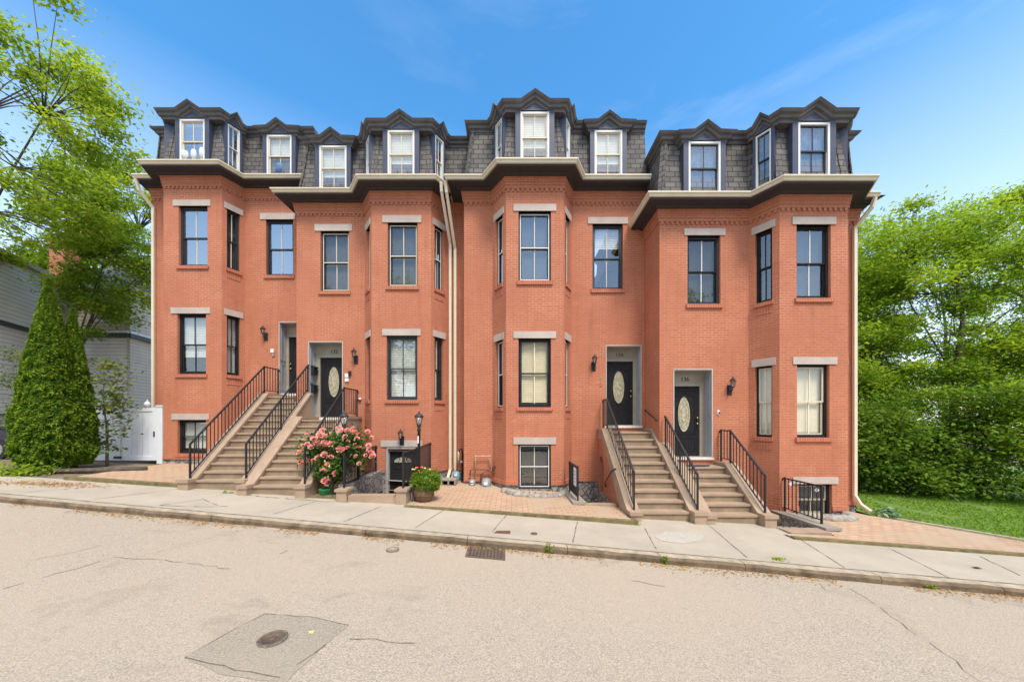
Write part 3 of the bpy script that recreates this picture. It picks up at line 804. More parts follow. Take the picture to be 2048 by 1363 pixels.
# gutter outlets and downspouts
downspout(h1.root, [(-12.82, 11.75, 8.22), (-12.80, 11.85, 7.9), (-12.62, 12.14, 7.45), (-12.62, 12.14, -1.4)])
downspout(h2.root, [(-2.14, 10.42, 7.2), (-2.14, 10.5, 6.95), (-2.02, 11.30, 5.75), (-2.02, 11.30, -1.6), (-2.1, 11.15, -1.95), (-2.12, 10.95, -2.02)])
downspout(h3.root, [(-2.0, 10.38, 7.18), (-1.98, 10.45, 6.9), (-1.86, 11.30, 5.6), (-1.86, 11.30, -1.6), (-1.93, 11.2, -1.9)])
downspout(h4.root, [(9.74, 9.25, 5.98), (9.72, 9.32, 5.75), (9.56, 9.62, 5.35), (9.56, 9.62, -2.1), (9.60, 9.5, -2.32), (9.62, 9.25, -2.45)])

# ------------------------------------------------------------------ stoops
def stoop(label, xl, xr, db, zb, dt, zl, dw, n, cl, cr, cl_dw=None, cr_dw=None, brick_left=False, top_xr=None, sink=.25):
    T = thing('stoop', label, 'front steps', ((xl + xr) / 2, db, zb), 'brownstone stoops')
    r = (zl - zb) / n; t = (dt - db) / (n - 1)
    for i in range(n):
        z = zb + (i + 1) * r; y = db + i * t; y1 = y + t + .04 if i < n - 1 else dw + .0
        x1 = xr
        if top_xr and y + t > top_xr[0]: x1 = top_xr[1]
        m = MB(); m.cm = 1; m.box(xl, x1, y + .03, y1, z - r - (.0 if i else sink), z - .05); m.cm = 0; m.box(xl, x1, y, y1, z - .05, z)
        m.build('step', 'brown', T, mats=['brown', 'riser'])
    sl = r / t
    def cheek(x0, x1, dwl, brick):
        zt = zb + r + .05
        top = [(db - .22, zt), (db + .02, zt), (dt + .02, zl + .10), (dwl, zl + .10)]
        m = MB(); th = .08
        low = [(y, z - th) for y, z in reversed(top)]
        m.prism([(x0 - .025, y, z) for y, z in top + low], (x1 - x0 + .05, 0, 0)); m.build('coping', 'brown', T)
        m = MB()
        if not brick:
            pts = [(db - .19, zt - th), (db + .02, zt - th), (dt + .02, zl + .10 - th), (dwl, zl + .10 - th), (dwl, zb - sink), (db - .19, zb - sink)]
            m.prism([(x0, y, z) for y, z in pts], (x1 - x0, 0, 0)); m.build('cheek_wall', 'brown', T)
        else:
            bd = .24
            up = [(db - .19, zt - th), (db + .02, zt - th), (dt + .02, zl + .10 - th), (dwl, zl + .10 - th)]
            m.prism([(x0, y, z) for y, z in up + [(dwl, zl + .1 - th - bd), (dt + .02, zl + .1 - th - bd), (db + .25, zb - sink), (db - .19, zb - sink)]], (x1 - x0, 0, 0))
            m.build('cheek_wall', 'brown', T)
            m = MB(); yc, ra = dwl - .34, .27; za = zb + .95
            arch = [(yc - ra * math.cos(math.pi * i / 10), za + ra * math.sin(math.pi * i / 10)) for i in range(11)]
            pts = [(db + .25, zb - sink)] + [(yc - ra, zb - sink)] + arch + [(yc + ra, zb - sink), (dwl, zb - sink), (dwl, zl + .1 - th - bd), (dt + .02, zl + .1 - th - bd)]
            m.prism([(x0 + .02, y, z) for y, z in pts], (x1 - x0 - .04, 0, 0)); m.build('side_wall', 'brick', T)
    cheek(xl - cl, xl, cl_dw or dw, brick_left); cheek(xr, xr + cr, cr_dw or dw, False)
    return T

stoop('leftmost long brownstone stoop of thirteen steps beside the basement window', -7.98, -6.79, 8.68, -1.70, 11.26, .79, 12.16, 13, .26, .20, cr_dw=11.39, top_xr=(11.38, -7.14))
stoop('brownstone stoop up to door 132, partly behind the rose bush', -6.37, -5.20, 8.46, -1.79, 10.42, .02, 11.37, 10, .20, .23)
stoop('brownstone stoop up to door 134 with a brick side wall', 3.04 * .955, 4.10, 7.92, -2.30, 10.15, -.34, 10.73, 10, .235, .27, brick_left=True)
stoop('shortest brownstone stoop, up to door 136', 4.58, 5.70, 7.95, -2.37, 9.19, -1.24, 9.68, 6, .19, .26)

def railing(label, paths, h=.86, sp=.115, group='black iron stair railings', tags=(), mid=True, lowgap=.09, cat='railing'):
    p0 = paths[0]
    T = thing('iron_railing', label, cat, p0, group)
    hr = MB(); br = MB()
    shared = {}
    for i in range(len(paths) - 1):
        a, b = Vector(paths[i]), Vector(paths[i + 1]); up = Vector((0, 0, h))
        hr.bar(a + up, b + up, .045, .03); br.bar(a + Vector((0, 0, lowgap)), b + Vector((0, 0, lowgap)), .025, .02)
        l = math.hypot(b.x - a.x, b.y - a.y); n = max(2, int(l / sp))
        for k in range(1, n):
            q = a + (b - a) * (k / n)
            o = bpy.data.objects.new('baluster', BAL(h - lowgap)); COL.objects.link(o); o.parent = T
            o.location = q + Vector((0, 0, lowgap)) - Vector(p0)
    pts = list(paths) if mid else [paths[0], paths[-1]]
    if mid and len(paths) == 2: pts.insert(1, tuple((Vector(paths[0]) + Vector(paths[1])) / 2))
    for q in pts:
        m = MB(); m.bar(q, (q[0], q[1], q[2] + h + .012), .036); m.rock((q[0], q[1], q[2] + h + .015), (.026, .026, .018), 1, 6); m.build('post', 'iron', T)
    e = Vector(paths[-1]); d = (e - Vector(paths[-2])).normalized()
    hr.tube([e + Vector((0, 0, h)), e + Vector((0, 0, h - .01)) + d * .06, e + Vector((0, 0, h - .07)) + d * .09], .017, 6)
    hr.build('handrail', 'iron', T); br.build('bottom_rail', 'iron', T)
    for q in tags:
        m = MB(); c = Vector(q); m.prism([c + Vector((0, -.03, .06)), c + Vector((.055, -.03, 0)), c + Vector((0, -.03, -.06)), c + Vector((-.055, -.03, 0))], (0, .008, 0)); m.build('tag', 'paper', T)
    return T
_B = {}
def BAL(h):
    k = round(h, 3)
    if k not in _B:
        me = bpy.data.meshes.new('baluster'); r = .0085
        me.from_pydata([(-r, -r, 0), (r, -r, 0), (r, r, 0), (-r, r, 0), (-r, -r, k), (r, -r, k), (r, r, k), (-r, r, k)], [], [(0, 1, 5, 4), (1, 2, 6, 5), (2, 3, 7, 6), (3, 0, 4, 7)])
        me.materials.append(M['iron']); _B[k] = me
    return _B[k]

def cheekpath(x, db, zb, dt, zl, n, dend):
    r = (zl - zb) / n; t0 = (db + .02, zb + r + .05); t1 = (dt + .02, zl + .10)
    return [(x, t0[0] - .02, t0[1]), (x, t1[0], t1[1])] + ([(x, dend, t1[1])] if dend else [])
railing('iron railing on the left cheek of the leftmost stoop', cheekpath(-8.1, 8.68, -1.70, 11.26, .79, 13, 11.95))
railing('iron railing between the leftmost stoop and the stoop of door 132', cheekpath(-6.69, 8.68, -1.70, 11.26, .79, 13, None)[:1] + [(-6.69, 11.3, .79 + .14)])
railing('iron railing on the right of the stoop to door 132, behind the roses', cheekpath(-5.08, 8.46, -1.79, 10.42, .02, 10, 11.3))
railing('iron railing on the left of the stoop to door 134', cheekpath(2.80, 7.92, -2.30, 10.15, -.34, 10, 10.6))
railing('iron railing between the stoops of doors 134 and 136', cheekpath(4.26, 7.92, -2.30, 9.55, -.34 - .53, 10, None))
railing('iron railing on the right of the stoop to door 136', cheekpath(5.83, 7.95, -2.37, 9.19, -1.24, 6, 9.62))
def handrail(label, pts):
    m = MB(); m.tube(pts, .016, 6)
    for p in (pts[0], pts[-1]): m.rock(p, (.03, .03, .03), 2, 6)
    tag(m.build('wall_handrail', 'iron'), label, 'handrail')
handrail('short black handrail on the side wall left of door 136', [(4.10, 10.6, .30), (4.08, 10.2, .16), (4.08, 9.85, .05), (4.10, 9.8, .0)])
handrail('black handrail on the brick side wall under the stoop of door 134', [(2.66, 8.9, -1.26), (2.62, 9.1, -1.35), (2.62, 9.75, -1.78), (2.66, 9.8, -1.86)])

# ------------------------------------------------------------------ ground
HOLES = [(-4.12, -2.5, 8.46, 10.82), (1.82, 2.66, 8.86, 10.80), (5.96, 6.84, 7.75, 9.72)]
def sheet(name, xs, y0f, y1f, mat, dz=0.0, ny=8, zf=GS, holes=(), kind='structure', label=None, mats=None):
    xs = sorted(set(xs) | {h for H in holes for h in H[:2] if min(xs) < h < max(xs)})
    m = MB()
    for i in range(len(xs) - 1):
        a, b = xs[i], xs[i + 1]
        hs = [H for H in holes if H[0] < (a + b) / 2 < H[1]]
        base = [k / ny for k in range(ny + 1)]
        rows = [(lambda x, t=t: y0f(x) + (y1f(x) - y0f(x)) * t) for t in base]
        cuts = []
        for H in hs: cuts += [H[2], H[3]]
        def ysfor(x):
            return [r(x) for r in rows]
        if hs:
            H = hs[0]; segs = [(y0f, lambda x: H[2]), (lambda x: H[3], y1f)]
        else: segs = [(y0f, y1f)]
        for g0, g1 in segs:
            for k in range(ny):
                q = []
                for x, t in ((a, k / ny), (b, k / ny), (b, (k + 1) / ny), (a, (k + 1) / ny)):
                    y = g0(x) + (max(g1(x), g0(x)) - g0(x)) * t; q.append((x, y, zf(x, y) + dz))
                if max(p[1] for p in q) - min(p[1] for p in q) > 1e-4: m.face(q, True)
    return tag(m.build(name, mat), kind=kind)
def lin(a, b, n): return [a + (b - a) * i / n for i in range(n + 1)]
cl = lambda x: max(-60, min(60, x))
def base_z(x, d): return GS(max(-45, min(45, x)), max(-30, min(16, d))) - .32
sheet('ground', lin(-320, -45, 4) + lin(-45, 45, 18) + lin(45, 320, 4), lambda x: -120, lambda x: 8.0, 'soil', 0, 6, base_z)
sheet('ground', lin(-320, -45, 4) + lin(-45, 45, 18) + lin(45, 320, 4), lambda x: 8.0, lambda x: 11.5, 'soil', 0, 2, base_z, holes=[(a, b, max(c, 8.0), d) for a, b, c, d in HOLES])
sheet('ground', lin(-320, -45, 4) + lin(-45, 45, 18) + lin(45, 320, 4), lambda x: 11.5, lambda x: 420, 'soil', 0, 6, base_z)
sheet('road', lin(-70, 70, 70), lambda x: DC(x) - 9.5, lambda x: DC(x), 'road', 0, 12, RD)
KW = .17
BL = lambda x: 8.2 - .065 * x
def walk_back(x):
    if x < 2.6: return BL(x) + .05
    if x < 5.9: return 8.4
    return max(7.06 - .086 * (x - 5.88), DC(x) + .6)
sheet('pavement', lin(-60, -12, 12) + lin(-12, 12, 48) + lin(12, 45, 8), lambda x: DC(x) + KW - .01, walk_back, 'walk', 0, 8, GS, holes=[h for h in HOLES if h[2] < 8.2])
FC = [h for h in HOLES]
sheet('forecourt', lin(-11.7, 6.9, 40), lambda x: walk_back(x) - .02, lambda x: 13.0, 'walk', -.012, 10, GS, holes=FC)
# brick paved forecourts
def edge_l(x): return 9.02 - .065 * (x + 11.4) - .0
sheet('brick_paving', lin(-11.5, -8.26, 12), lambda x: edge_l(x), lambda x: 12.3, 'paver', .065, 8)
def edge_m(x): return 8.02 + (x + 2.53) / 5.18 * (7.51 - 8.02)
def zm(x, d): return GS(x, d) + .012 + .06 * max(0, min(1, (x + 2.53) / 5.2))
sheet('brick_paving', lin(-2.42, 2.66, 20), lambda x: edge_m(x) + .07, lambda x: 10.9, 'paver', 0, 8, zm, holes=[HOLES[1]])
def edge_r(x): return 7.06 + (x - 5.88) / 4.07 * (6.71 - 7.06)
def back_r(x): return 9.9 if x < 9.4 else max(edge_r(x) + .05, 9.35 - (x - 9.4) * 1.0)
sheet('brick_paving', lin(5.75, 12.2, 26), lambda x: edge_r(x) + .06, back_r, 'paver', .03, 8, GS, holes=[(5.70, 6.84, 7.3, 9.75)])
def strip(mb, pts, w, zf, h, dz=0.0):   # low edging along a plan line
    for i in range(len(pts) - 1):
        a, b = pts[i], pts[i + 1]; dx, dy = b[0] - a[0], b[1] - a[1]; l = math.hypot(dx, dy); nx, ny = -dy / l * w / 2, dx / l * w / 2
        c = [(a[0] - nx, a[1] - ny), (b[0] - nx, b[1] - ny), (b[0] + nx, b[1] + ny), (a[0] + nx, a[1] + ny)]
        mb.hexa([(x, y, zf(x, y) - .15) for x, y in c] + [(x, y, zf(x, y) + h + dz) for x, y in c])
m = MB(); strip(m, [(x, edge_l(x) - .05) for x in lin(-11.6, -8.26, 8)], .12, GS, .085); struct(m, 'paving_edge', 'moss')
m = MB(); strip(m, [(x, edge_m(x) + .01) for x in lin(-2.5, 2.72, 12)], .12, lambda x, y: zm(x, y), .012); strip(m, [(2.7, edge_m(2.7)), (2.68, 8.0)], .1, zm, .012); struct(m, 'paving_edge', 'moss')
m = MB(); strip(m, [(x, edge_r(x)) for x in lin(5.75, 10.1, 10)], .12, GS, .045); struct(m, 'paving_edge', 'moss')
m = MB(); strip(m, [(9.75, 9.2), (10.6, 8.35), (12.2, 6.75)], .10, GS, .06); struct(m, 'paving_edge', 'kerbtop')
# kerb stones
m = MB(); x = -40.0; rr = random.Random(3)
while x < 30:
    l = rr.uniform(1.3, 2.1); n = 7
    for k in range(n):
        a, b = x + .005 + (l - .01) * k / n, x + .005 + (l - .01) * (k + 1) / n
        def jit(q): return .03 * mnoise.noise(Vector((q * 3.1, 2.2, 0)))
        ja, jb = jit(a), jit(b)
        C = []
        for q, j in ((a, ja), (b, jb)):
            yf = DC(q); z = GS(q, yf)
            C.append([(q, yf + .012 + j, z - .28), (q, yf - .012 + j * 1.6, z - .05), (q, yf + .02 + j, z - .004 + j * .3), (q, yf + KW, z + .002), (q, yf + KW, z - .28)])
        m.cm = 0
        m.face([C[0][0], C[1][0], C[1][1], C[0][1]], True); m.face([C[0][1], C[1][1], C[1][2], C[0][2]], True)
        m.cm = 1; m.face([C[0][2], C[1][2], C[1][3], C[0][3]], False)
        m.cm = 0
        if k == 0: m.face(C[0])
        if k == n - 1: m.face(list(reversed(C[1])))
    x += l
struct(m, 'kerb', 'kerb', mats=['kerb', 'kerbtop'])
# joints and cracks
def line(mb, pts, w, zf, dz, jitter=0.0):
    rr = random.Random(len(mb.v) + 5); P = []
    for i in range(len(pts) - 1):
        n = max(1, int(math.hypot(pts[i + 1][0] - pts[i][0], pts[i + 1][1] - pts[i][1]) / .12)) if jitter else 1
        for k in range(n):
            t = k / n; P.append((pts[i][0] + (pts[i + 1][0] - pts[i][0]) * t + rr.uniform(-jitter, jitter), pts[i][1] + (pts[i + 1][1] - pts[i][1]) * t + rr.uniform(-jitter, jitter)))
    P.append(pts[-1])
    for i in range(len(P) - 1):
        if jitter > .015 and rr.random() < .10: continue
        a, b = P[i], P[i + 1]; dx, dy = b[0] - a[0], b[1] - a[1]; l = math.hypot(dx, dy) or 1
        wa = w * rr.uniform(.4, 1.3) / 2 if jitter else w / 2; nx, ny = -dy / l * wa, dx / l * wa
        q = [(a[0] - nx, a[1] - ny), (b[0] - nx, b[1] - ny), (b[0] + nx, b[1] + ny), (a[0] + nx, a[1] + ny)]
        mb.face([(x, y, zf(x, y) + dz) for x, y in q])
m = MB()
for a, b in (((318, 1010), (407, 998)), ((547, 1027), (632, 1002)), ((687, 1043), (762, 1012)), ((830, 1055), (887, 1020)), ((984, 1063), (1013, 1029)), ((1145, 1084), (1155, 1043)),
             ((1312, 1097), (1290, 1056)), ((1493, 1114), (1416, 1048)), ((1690, 1135), (1601, 1078)), ((1900, 1155), (1775, 1094)), ((2040, 1150), (1960, 1112)), ((40, 985), (200, 972)), ((190, 998), (365, 976))):
    line(m, [G(*a), G(*b)], .018, GS, .004, .008)
line(m, [(q, DC(q) + KW + .006) for q in lin(-14, 11, 50)], .02, GS, .005, .004)
line(m, [G(318, 1010), G(400, 1013), G(455, 1012)], .02, GS, .0045, .02); line(m, [G(405, 997), G(440, 1012)], .016, GS, .0045, .02)
line(m, [G(455, 985), G(520, 992), G(640, 1002), G(700, 1004)], .03, GS, .0045, .03)
struct(m, 'pavement_joints', 'crack')
m = MB()
for pts in ([(0, 1178), (110, 1148), (230, 1113)], [(70, 1118), (150, 1103), (205, 1090)], [(230, 1113), (330, 1120), (460, 1137)], [(1705, 1178), (1760, 1215), (1830, 1268), (1905, 1318), (1960, 1362)],
            [(545, 1110), (575, 1100)], [(1640, 1165), (1652, 1180)], [(700, 1275), (830, 1285)], [(1260, 1160), (1330, 1172)]):
    line(m, [R(*p) for p in pts], .009, RD, .004, .028)
struct(m, 'road_cracks', 'crack')
m = MB(); pp = [R(*p) for p in ((369, 1314), (450, 1352), (520, 1358), (566, 1372), (600, 1337), (655, 1285), (697, 1250), (640, 1236), (580, 1231), (530, 1226), (450, 1268))]
q_ = random.Random(12); ragged = []
for i in range(len(pp)):
    a, b = pp[i], pp[(i + 1) % len(pp)]; n = max(2, int(math.hypot(b[0] - a[0], b[1] - a[1]) / .07))
    ragged += [(a[0] + (b[0] - a[0]) * k / n + q_.uniform(-.012, .012), a[1] + (b[1] - a[1]) * k / n + q_.uniform(-.012, .012)) for k in range(n)]
m.face([(x, y, RD(x, y) + .004) for x, y in ragged]); struct(m, 'road_patch', 'patch')
m = MB(); q = [R(*p) for p in ((369, 1314), (450, 1268), (530, 1226), (640, 1236), (697, 1250))]; line(m, q, .006, RD, .008, .014)
line(m, [R(*p) for p in ((372, 1315), (470, 1338), (560, 1355))], .008, RD, .008, .016); line(m, [R(*p) for p in ((595, 1330), (630, 1308), (652, 1288))], .010, RD, .008, .012); struct(m, 'patch_cracks', 'crack')
def disc(name, label, cat, px, py, r, mat, zf, conv, rim=True):
    x, y = conv(px, py); z = zf(x, y) + (.012 if zf is RD else .004); T = thing(name, label, cat, (x, y, z))
    m = MB(); m.lathe((x, y, z), [(r, -.05), (r, .008), (r * .86, .010), (r * .86, .006), (.0, .006)], 24); m.build('lid', mat, T)
    m = MB(); m.lathe((x, y, z), [(r * 1.22, -.05), (r * 1.22, .009), (r * 1.02, .010), (r * 1.02, -.05)], 24); m.build('frame', 'crack', T)
    if rim:
        m = MB(); m.box(x - r * .3, x + r * .3, y - .012, y + .012, z + .005, z + .016); m.lathe((x, y, z), [(r * .3, .004), (r * .3, .013), (r * .2, .015), (0, .015)], 14); m.build('boss', mat, T)
    return T
disc('valve_cover', 'small round rusty valve cover in the dark asphalt patch', 'utility cover', 545, 1279, .105, 'grateiron', RD, R)
disc('pavement_cover', 'tiny round rusty cover in the pavement slab', 'utility cover', 1068, 1067, .055, 'rust', GS, G, False)
disc('road_cover', 'worn round cover sunk in the road below the paper scrap', 'utility cover', 785, 1100, .085, 'patch', RD, R, False)
x, y = G(1003, 1063.5); z = GS(x, y); T = thing('rusty_plate', 'rectangular rusty iron plate set in the pavement', 'utility cover', (x, y, z))
m = MB(); m.box(x - .17, x + .17, y - .075, y + .075, z - .03, z + .006); m.build('plate', 'rust', T)
m = MB(); m.box(x + .09, x + .12, y - .02, y + .02, z, z + .012); m.build('lifting_lug', 'rust', T)
m = MB(); pq = [G(*p) for p in ((1308, 1072), (1330, 1063), (1375, 1064), (1410, 1072), (1400, 1082), (1362, 1087), (1322, 1081))]
m.face([(x, y, GS(x, y) + .005) for x, y in pq]); struct(m, 'pavement_patch', 'patchpale')
# storm drain
c = R(972, 1104.5); T = thing('storm_drain', 'rusty cast iron storm drain grate in the road against the kerb', 'drain grate', (c[0], c[1], RD(*c)))
def dz_(x, y): return RD(x, y)
m = MB(); W2, D2 = .33, .27
def gp(u, v, h): x = c[0] + u - v * .02; y = c[1] + v - u * .09; return (x, y, dz_(x, y) + h)
def gbox(mb, u0, u1, v0, v1, h0, h1): mb.hexa([gp(u0, v0, h0), gp(u1, v0, h0), gp(u1, v1, h0), gp(u0, v1, h0), gp(u0, v0, h1), gp(u1, v0, h1), gp(u1, v1, h1), gp(u0, v1, h1)])
gbox(m, -W2, W2, -D2, -D2 + .045, -.02, .014); gbox(m, -W2, W2, D2 - .045, D2, -.02, .014); gbox(m, -W2, -W2 + .045, -D2 + .045, D2 - .045, -.02, .014); gbox(m, W2 - .045, W2, -D2 + .045, D2 - .045, -.02, .014)
m.build('frame', 'grateiron', T)
m = MB()
for k in range(1, 10): u = -W2 + .04 + (2 * W2 - .08) * k / 10; gbox(m, u - .014, u + .014, -D2 + .045, D2 - .045, -.02, .011)
for k in range(1, 6): v = -D2 + .04 + (2 * D2 - .08) * k / 6; gbox(m, -W2 + .045, W2 - .045, v - .016, v + .016, -.018, .0125)
m.build('grate', 'grateiron', T)
m = MB(); gbox(m, -W2 + .01, W2 - .01, -D2 + .01, D2 - .01, .003, .0045); m.build('dark_sheet', 'mat', T)  # flat dark sheet at road level, shade of the drain hole painted

# areaways (sunk pits) with rubble walls
for i, (a, b, c0, d0) in enumerate(HOLES):
    zf = (-2.93, GS(b, c0) - .55, GS(b, c0) - .45)[i]; m = MB()
    for (p, q) in (((a, c0), (b, c0)), ((b, c0), (b, d0)), ((a, d0), (a, c0))) + ((((b, d0), (a, d0)),) if i else ()):
        n = 6
        for k in range(n):
            x0, y0 = p[0] + (q[0] - p[0]) * k / n, p[1] + (q[1] - p[1]) * k / n; x1, y1 = p[0] + (q[0] - p[0]) * (k + 1) / n, p[1] + (q[1] - p[1]) * (k + 1) / n
            m.face([(x0, y0, zf), (x1, y1, zf), (x1, y1, GS(x1, y1) + .045), (x0, y0, GS(x0, y0) + .045)])
    struct(m, 'areaway_wall', 'stone')
    m = MB(); m.face([(a, c0, zf), (b, c0, zf), (b, d0, zf), (a, d0, zf)]); struct(m, 'areaway_floor', 'walk')
# low brownstone wall in front of the sunken door
z = GS(-3.3, 8.28); T = thing('areaway_kerb_wall', 'low brownstone wall with two end blocks in front of the sunken basement door', 'low wall', (-3.33, 8.28, z))
m = MB(); m.box(-3.9, -2.76, 8.2, 8.44, z - .3, z + .17); m.build('rail_block', 'brown', T)
for x0, x1 in ((-4.17, -3.9), (-2.76, -2.49)):
    m = MB(); m.box(x0 + .015, x1 - .015, 8.15, 8.47, z - .3, z + .27); m.box(x0 - .015, x1 + .015, 8.12, 8.5, z + .27, z + .33); m.build('end_block', 'brown', T)
for sx in (-4.16, -2.52):
    m = MB(); s_ = .22; m.prism([(sx - .11, 8.5, GS(sx, 8.5) + .32), (sx - .11, 10.8, GS(sx, 10) + .32), (sx - .11, 10.8, GS(sx, 10) - .3), (sx - .11, 8.5, GS(sx, 9) - .3)], (.22, 0, 0))
    tag(m.build('areaway_side_wall', 'stone'), 'rubble side wall of the sunken basement entrance, on the %s' % ('left by the roses' if sx < -4 else 'right by the planter'), 'low wall', 'areaway side walls')
railing('black railing at the left of the sunken basement door, behind the roses', [(-4.04, 8.3, z + .33), (-4.1, 9.2, z + .35), (-4.14, 10.5, z + .37)], .80, .085, 'areaway railings')
railing('black railing at the right of the sunken basement door, behind the planter', [(-2.62, 8.3, z + .33), (-2.55, 9.2, z + .36), (-2.5, 10.55, z + .42)], .84, .085, 'areaway railings')
# slabs beside the other two areaways
def slab(label, x0, x1, y0, y1, z, skew=0.0):
    T = thing('stone_slab', label, 'stone slab', ((x0 + x1) / 2, y0, z - .2), 'areaway slabs')
    m = MB(); m.hexa([(x0 + skew, y0, z - .06), (x1 + skew, y0, z - .06), (x1, y1, z - .06), (x0, y1, z - .06), (x0 + skew, y0, z), (x1 + skew, y0, z), (x1, y1, z), (x0, y1, z)]); m.build('coping', 'block', T)
    m = MB(); m.hexa([(x0 + .02 + skew, y0 + .03, z - .5), (x1 - .02 + skew, y0 + .03, z - .5), (x1 - .02, y1, z - .5), (x0 + .02, y1, z - .5), (x0 + .02 + skew, y0 + .03, z - .06), (x1 - .02 + skew, y0 + .03, z - .06), (x1 - .02, y1, z - .06), (x0 + .02, y1, z - .06)]); m.build('base', 'stone', T)
slab('stone slab carrying the railing left of the stoop to door 134', 1.48, 1.83, 8.68, 10.2, -2.06, .05)
slab('stone slab carrying the railing in front of the rightmost bay', 6.84, 7.2, 7.58, 9.15, -2.37, .06)
T = railing('black railing with a white notice beside the basement window of house 134', [(1.69, 8.85, -2.06), (1.66, 9.95, -2.06)], .86, .06, 'areaway railings', mid=False)
m = MB(); m.box(1.655, 1.668, 8.95, 9.28, -1.72, -1.25); n_ = m.build('notice', 'paper', T)
m = MB()
for k in range(4): m.box(1.652, 1.654, 9.0, 9.22, -1.36 - k * .09, -1.33 - k * .09)
m.build('notice_print', 'meter', n_)
railing('black railing with white tags in front of the rightmost bay', [(7.09, 7.9, -2.37), (7.12, 9.0, -2.37)], .86, .115, 'areaway railings', tags=[(7.09, 8.05, -1.62), (7.12, 8.85, -1.62)], mid=False)
for lab, x0, x1, y0, y1, zz in (('brownstone step at the head of the sunken passage left of the stoop to door 134', 1.83, 2.62, 8.68, 8.86, -2.11), ('brownstone step at the head of the sunken passage beside the rightmost stoop', 5.97, 6.82, 7.38, 7.72, -2.40)):
    m = MB(); m.box(x0, x1, y0, y1, zz - .4, zz); m.box(x0 - .005, x1 + .005, y0 - .02, y0 + .02, zz - .06, zz + .003); tag(m.build('areaway_step', 'brown'), lab, 'step')
# stone rings round window wells
def wellring(label, xc, yw, rx, ry, a0, a1, zz, seed):
    T = thing('window_well', label, 'window well', (xc, yw, zz), 'rubble window wells'); m = MB(); n = 15; q = random.Random(seed)
    for i in range(n):
        t = math.radians(a0 + (a1 - a0) * (i + .5) / n); x = xc + rx * math.cos(t); y = yw - ry * math.sin(t)
        m.rock((x, y, GS(x, y) + .05), (q.uniform(.11, .19), q.uniform(.10, .15), q.uniform(.09, .14)), seed + i, 8)
    m.build('stone_ring', 'ringstone', T)
    m = MB()
    for i in range(9): u = xc - rx * .8 + 1.6 * rx * i / 8; m.box(u - .012, u + .012, yw - ry * .85 * math.sqrt(max(0.05, 1 - ((u - xc) / rx) ** 2)), yw - .03, GS(u, yw) + .03, GS(u, yw) + .05)
    m.build('well_grate', 'iron', T)
    m = MB(); pts = [(xc + rx * .93 * math.cos(math.radians(t)), yw - ry * .93 * math.sin(math.radians(t))) for t in range(0, 181, 15)]; m.face([(x, y, GS(x, y) + .012 + .08) if False else (x, y, GS(xc, yw) + .016 - .0487 * (x - xc)) for x, y in pts]); m.build('well_floor', 'mat', T)
wellring('rubble ring in front of the basement window of house 134', .67, 10.0, .86, .62, 0, 180, GS(.67, 10), 5)
wellring('rubble ring with a black grate under the rightmost bay', 8.0, 9.05, .72, .50, 0, 150, GS(8, 9), 31)

# ------------------------------------------------------------------ lanterns
def build_wall_lamp(label, loc):
    T = thing('wall_lamp', label, 'wall lamp', loc, 'black carriage wall lamps'); x, y, z = loc
    m = MB(); m.box(x - .065, x + .065, y - .022, y + .01, z - .16, z + .12); m.box(x - .045, x + .045, y - .035, y - .022, z - .13, z + .09); m.build('backplate', 'iron', T)
    m = MB(); m.tube([(x, y - .03, z - .06), (x, y - .10, z - .07), (x, y - .15, z - .02), (x, y - .16, z + .04)], .014, 6); m.build('arm', 'iron', T)
    m = MB(); m.lathe((x, y - .16, z), [(.03, .03), (.045, .05), (.05, .055), (.045, .06)], 6, False); m.lathe((x, y - .16, z), [(.088, .215), (.09, .225), (.06, .26), (.03, .285), (.012, .30), (.018, .315), (.004, .35)], 8, False)
    for k in range(6):
        t = 2 * math.pi * (k + .5) / 6; m.bar((x + .045 * math.cos(t), y - .16 + .045 * math.sin(t), z + .055), (x + .072 * math.cos(t), y - .16 + .072 * math.sin(t), z + .218), .009)
    m.build('lantern_frame', 'iron', T)
    m = MB(); m.lathe((x, y - .16, z), [(.042, .058), (.069, .215)], 6, False); m.build('lamp_glass', 'lampglass', T)
    m = MB(); m.lathe((x, y - .16, z), [(.012, .06), (.014, .12), (.024, .15), (.012, .185)], 8); m.build('bulb', 'paper', T)
    return T
wl = build_wall_lamp('black wall lamp left of the leftmost door, up the tall stoop', ((532 - CX) / F * 12.2, 12.2, Zp(672, 12.2)))
for (px, py, d, lab) in ((712, 718, 11.4, 'black wall lamp right of door 132'), (1187, 731, 10.75, 'black wall lamp left of door 134'), (1458.5, 778, 9.7, 'black wall lamp right of door 136'),
                         (804, 879, 10.8 - .03, 'black wall lamp over the sunken basement door')):
    copy_thing(wl, ((px - CX) / F * d, d, Zp(py, d)), lab)
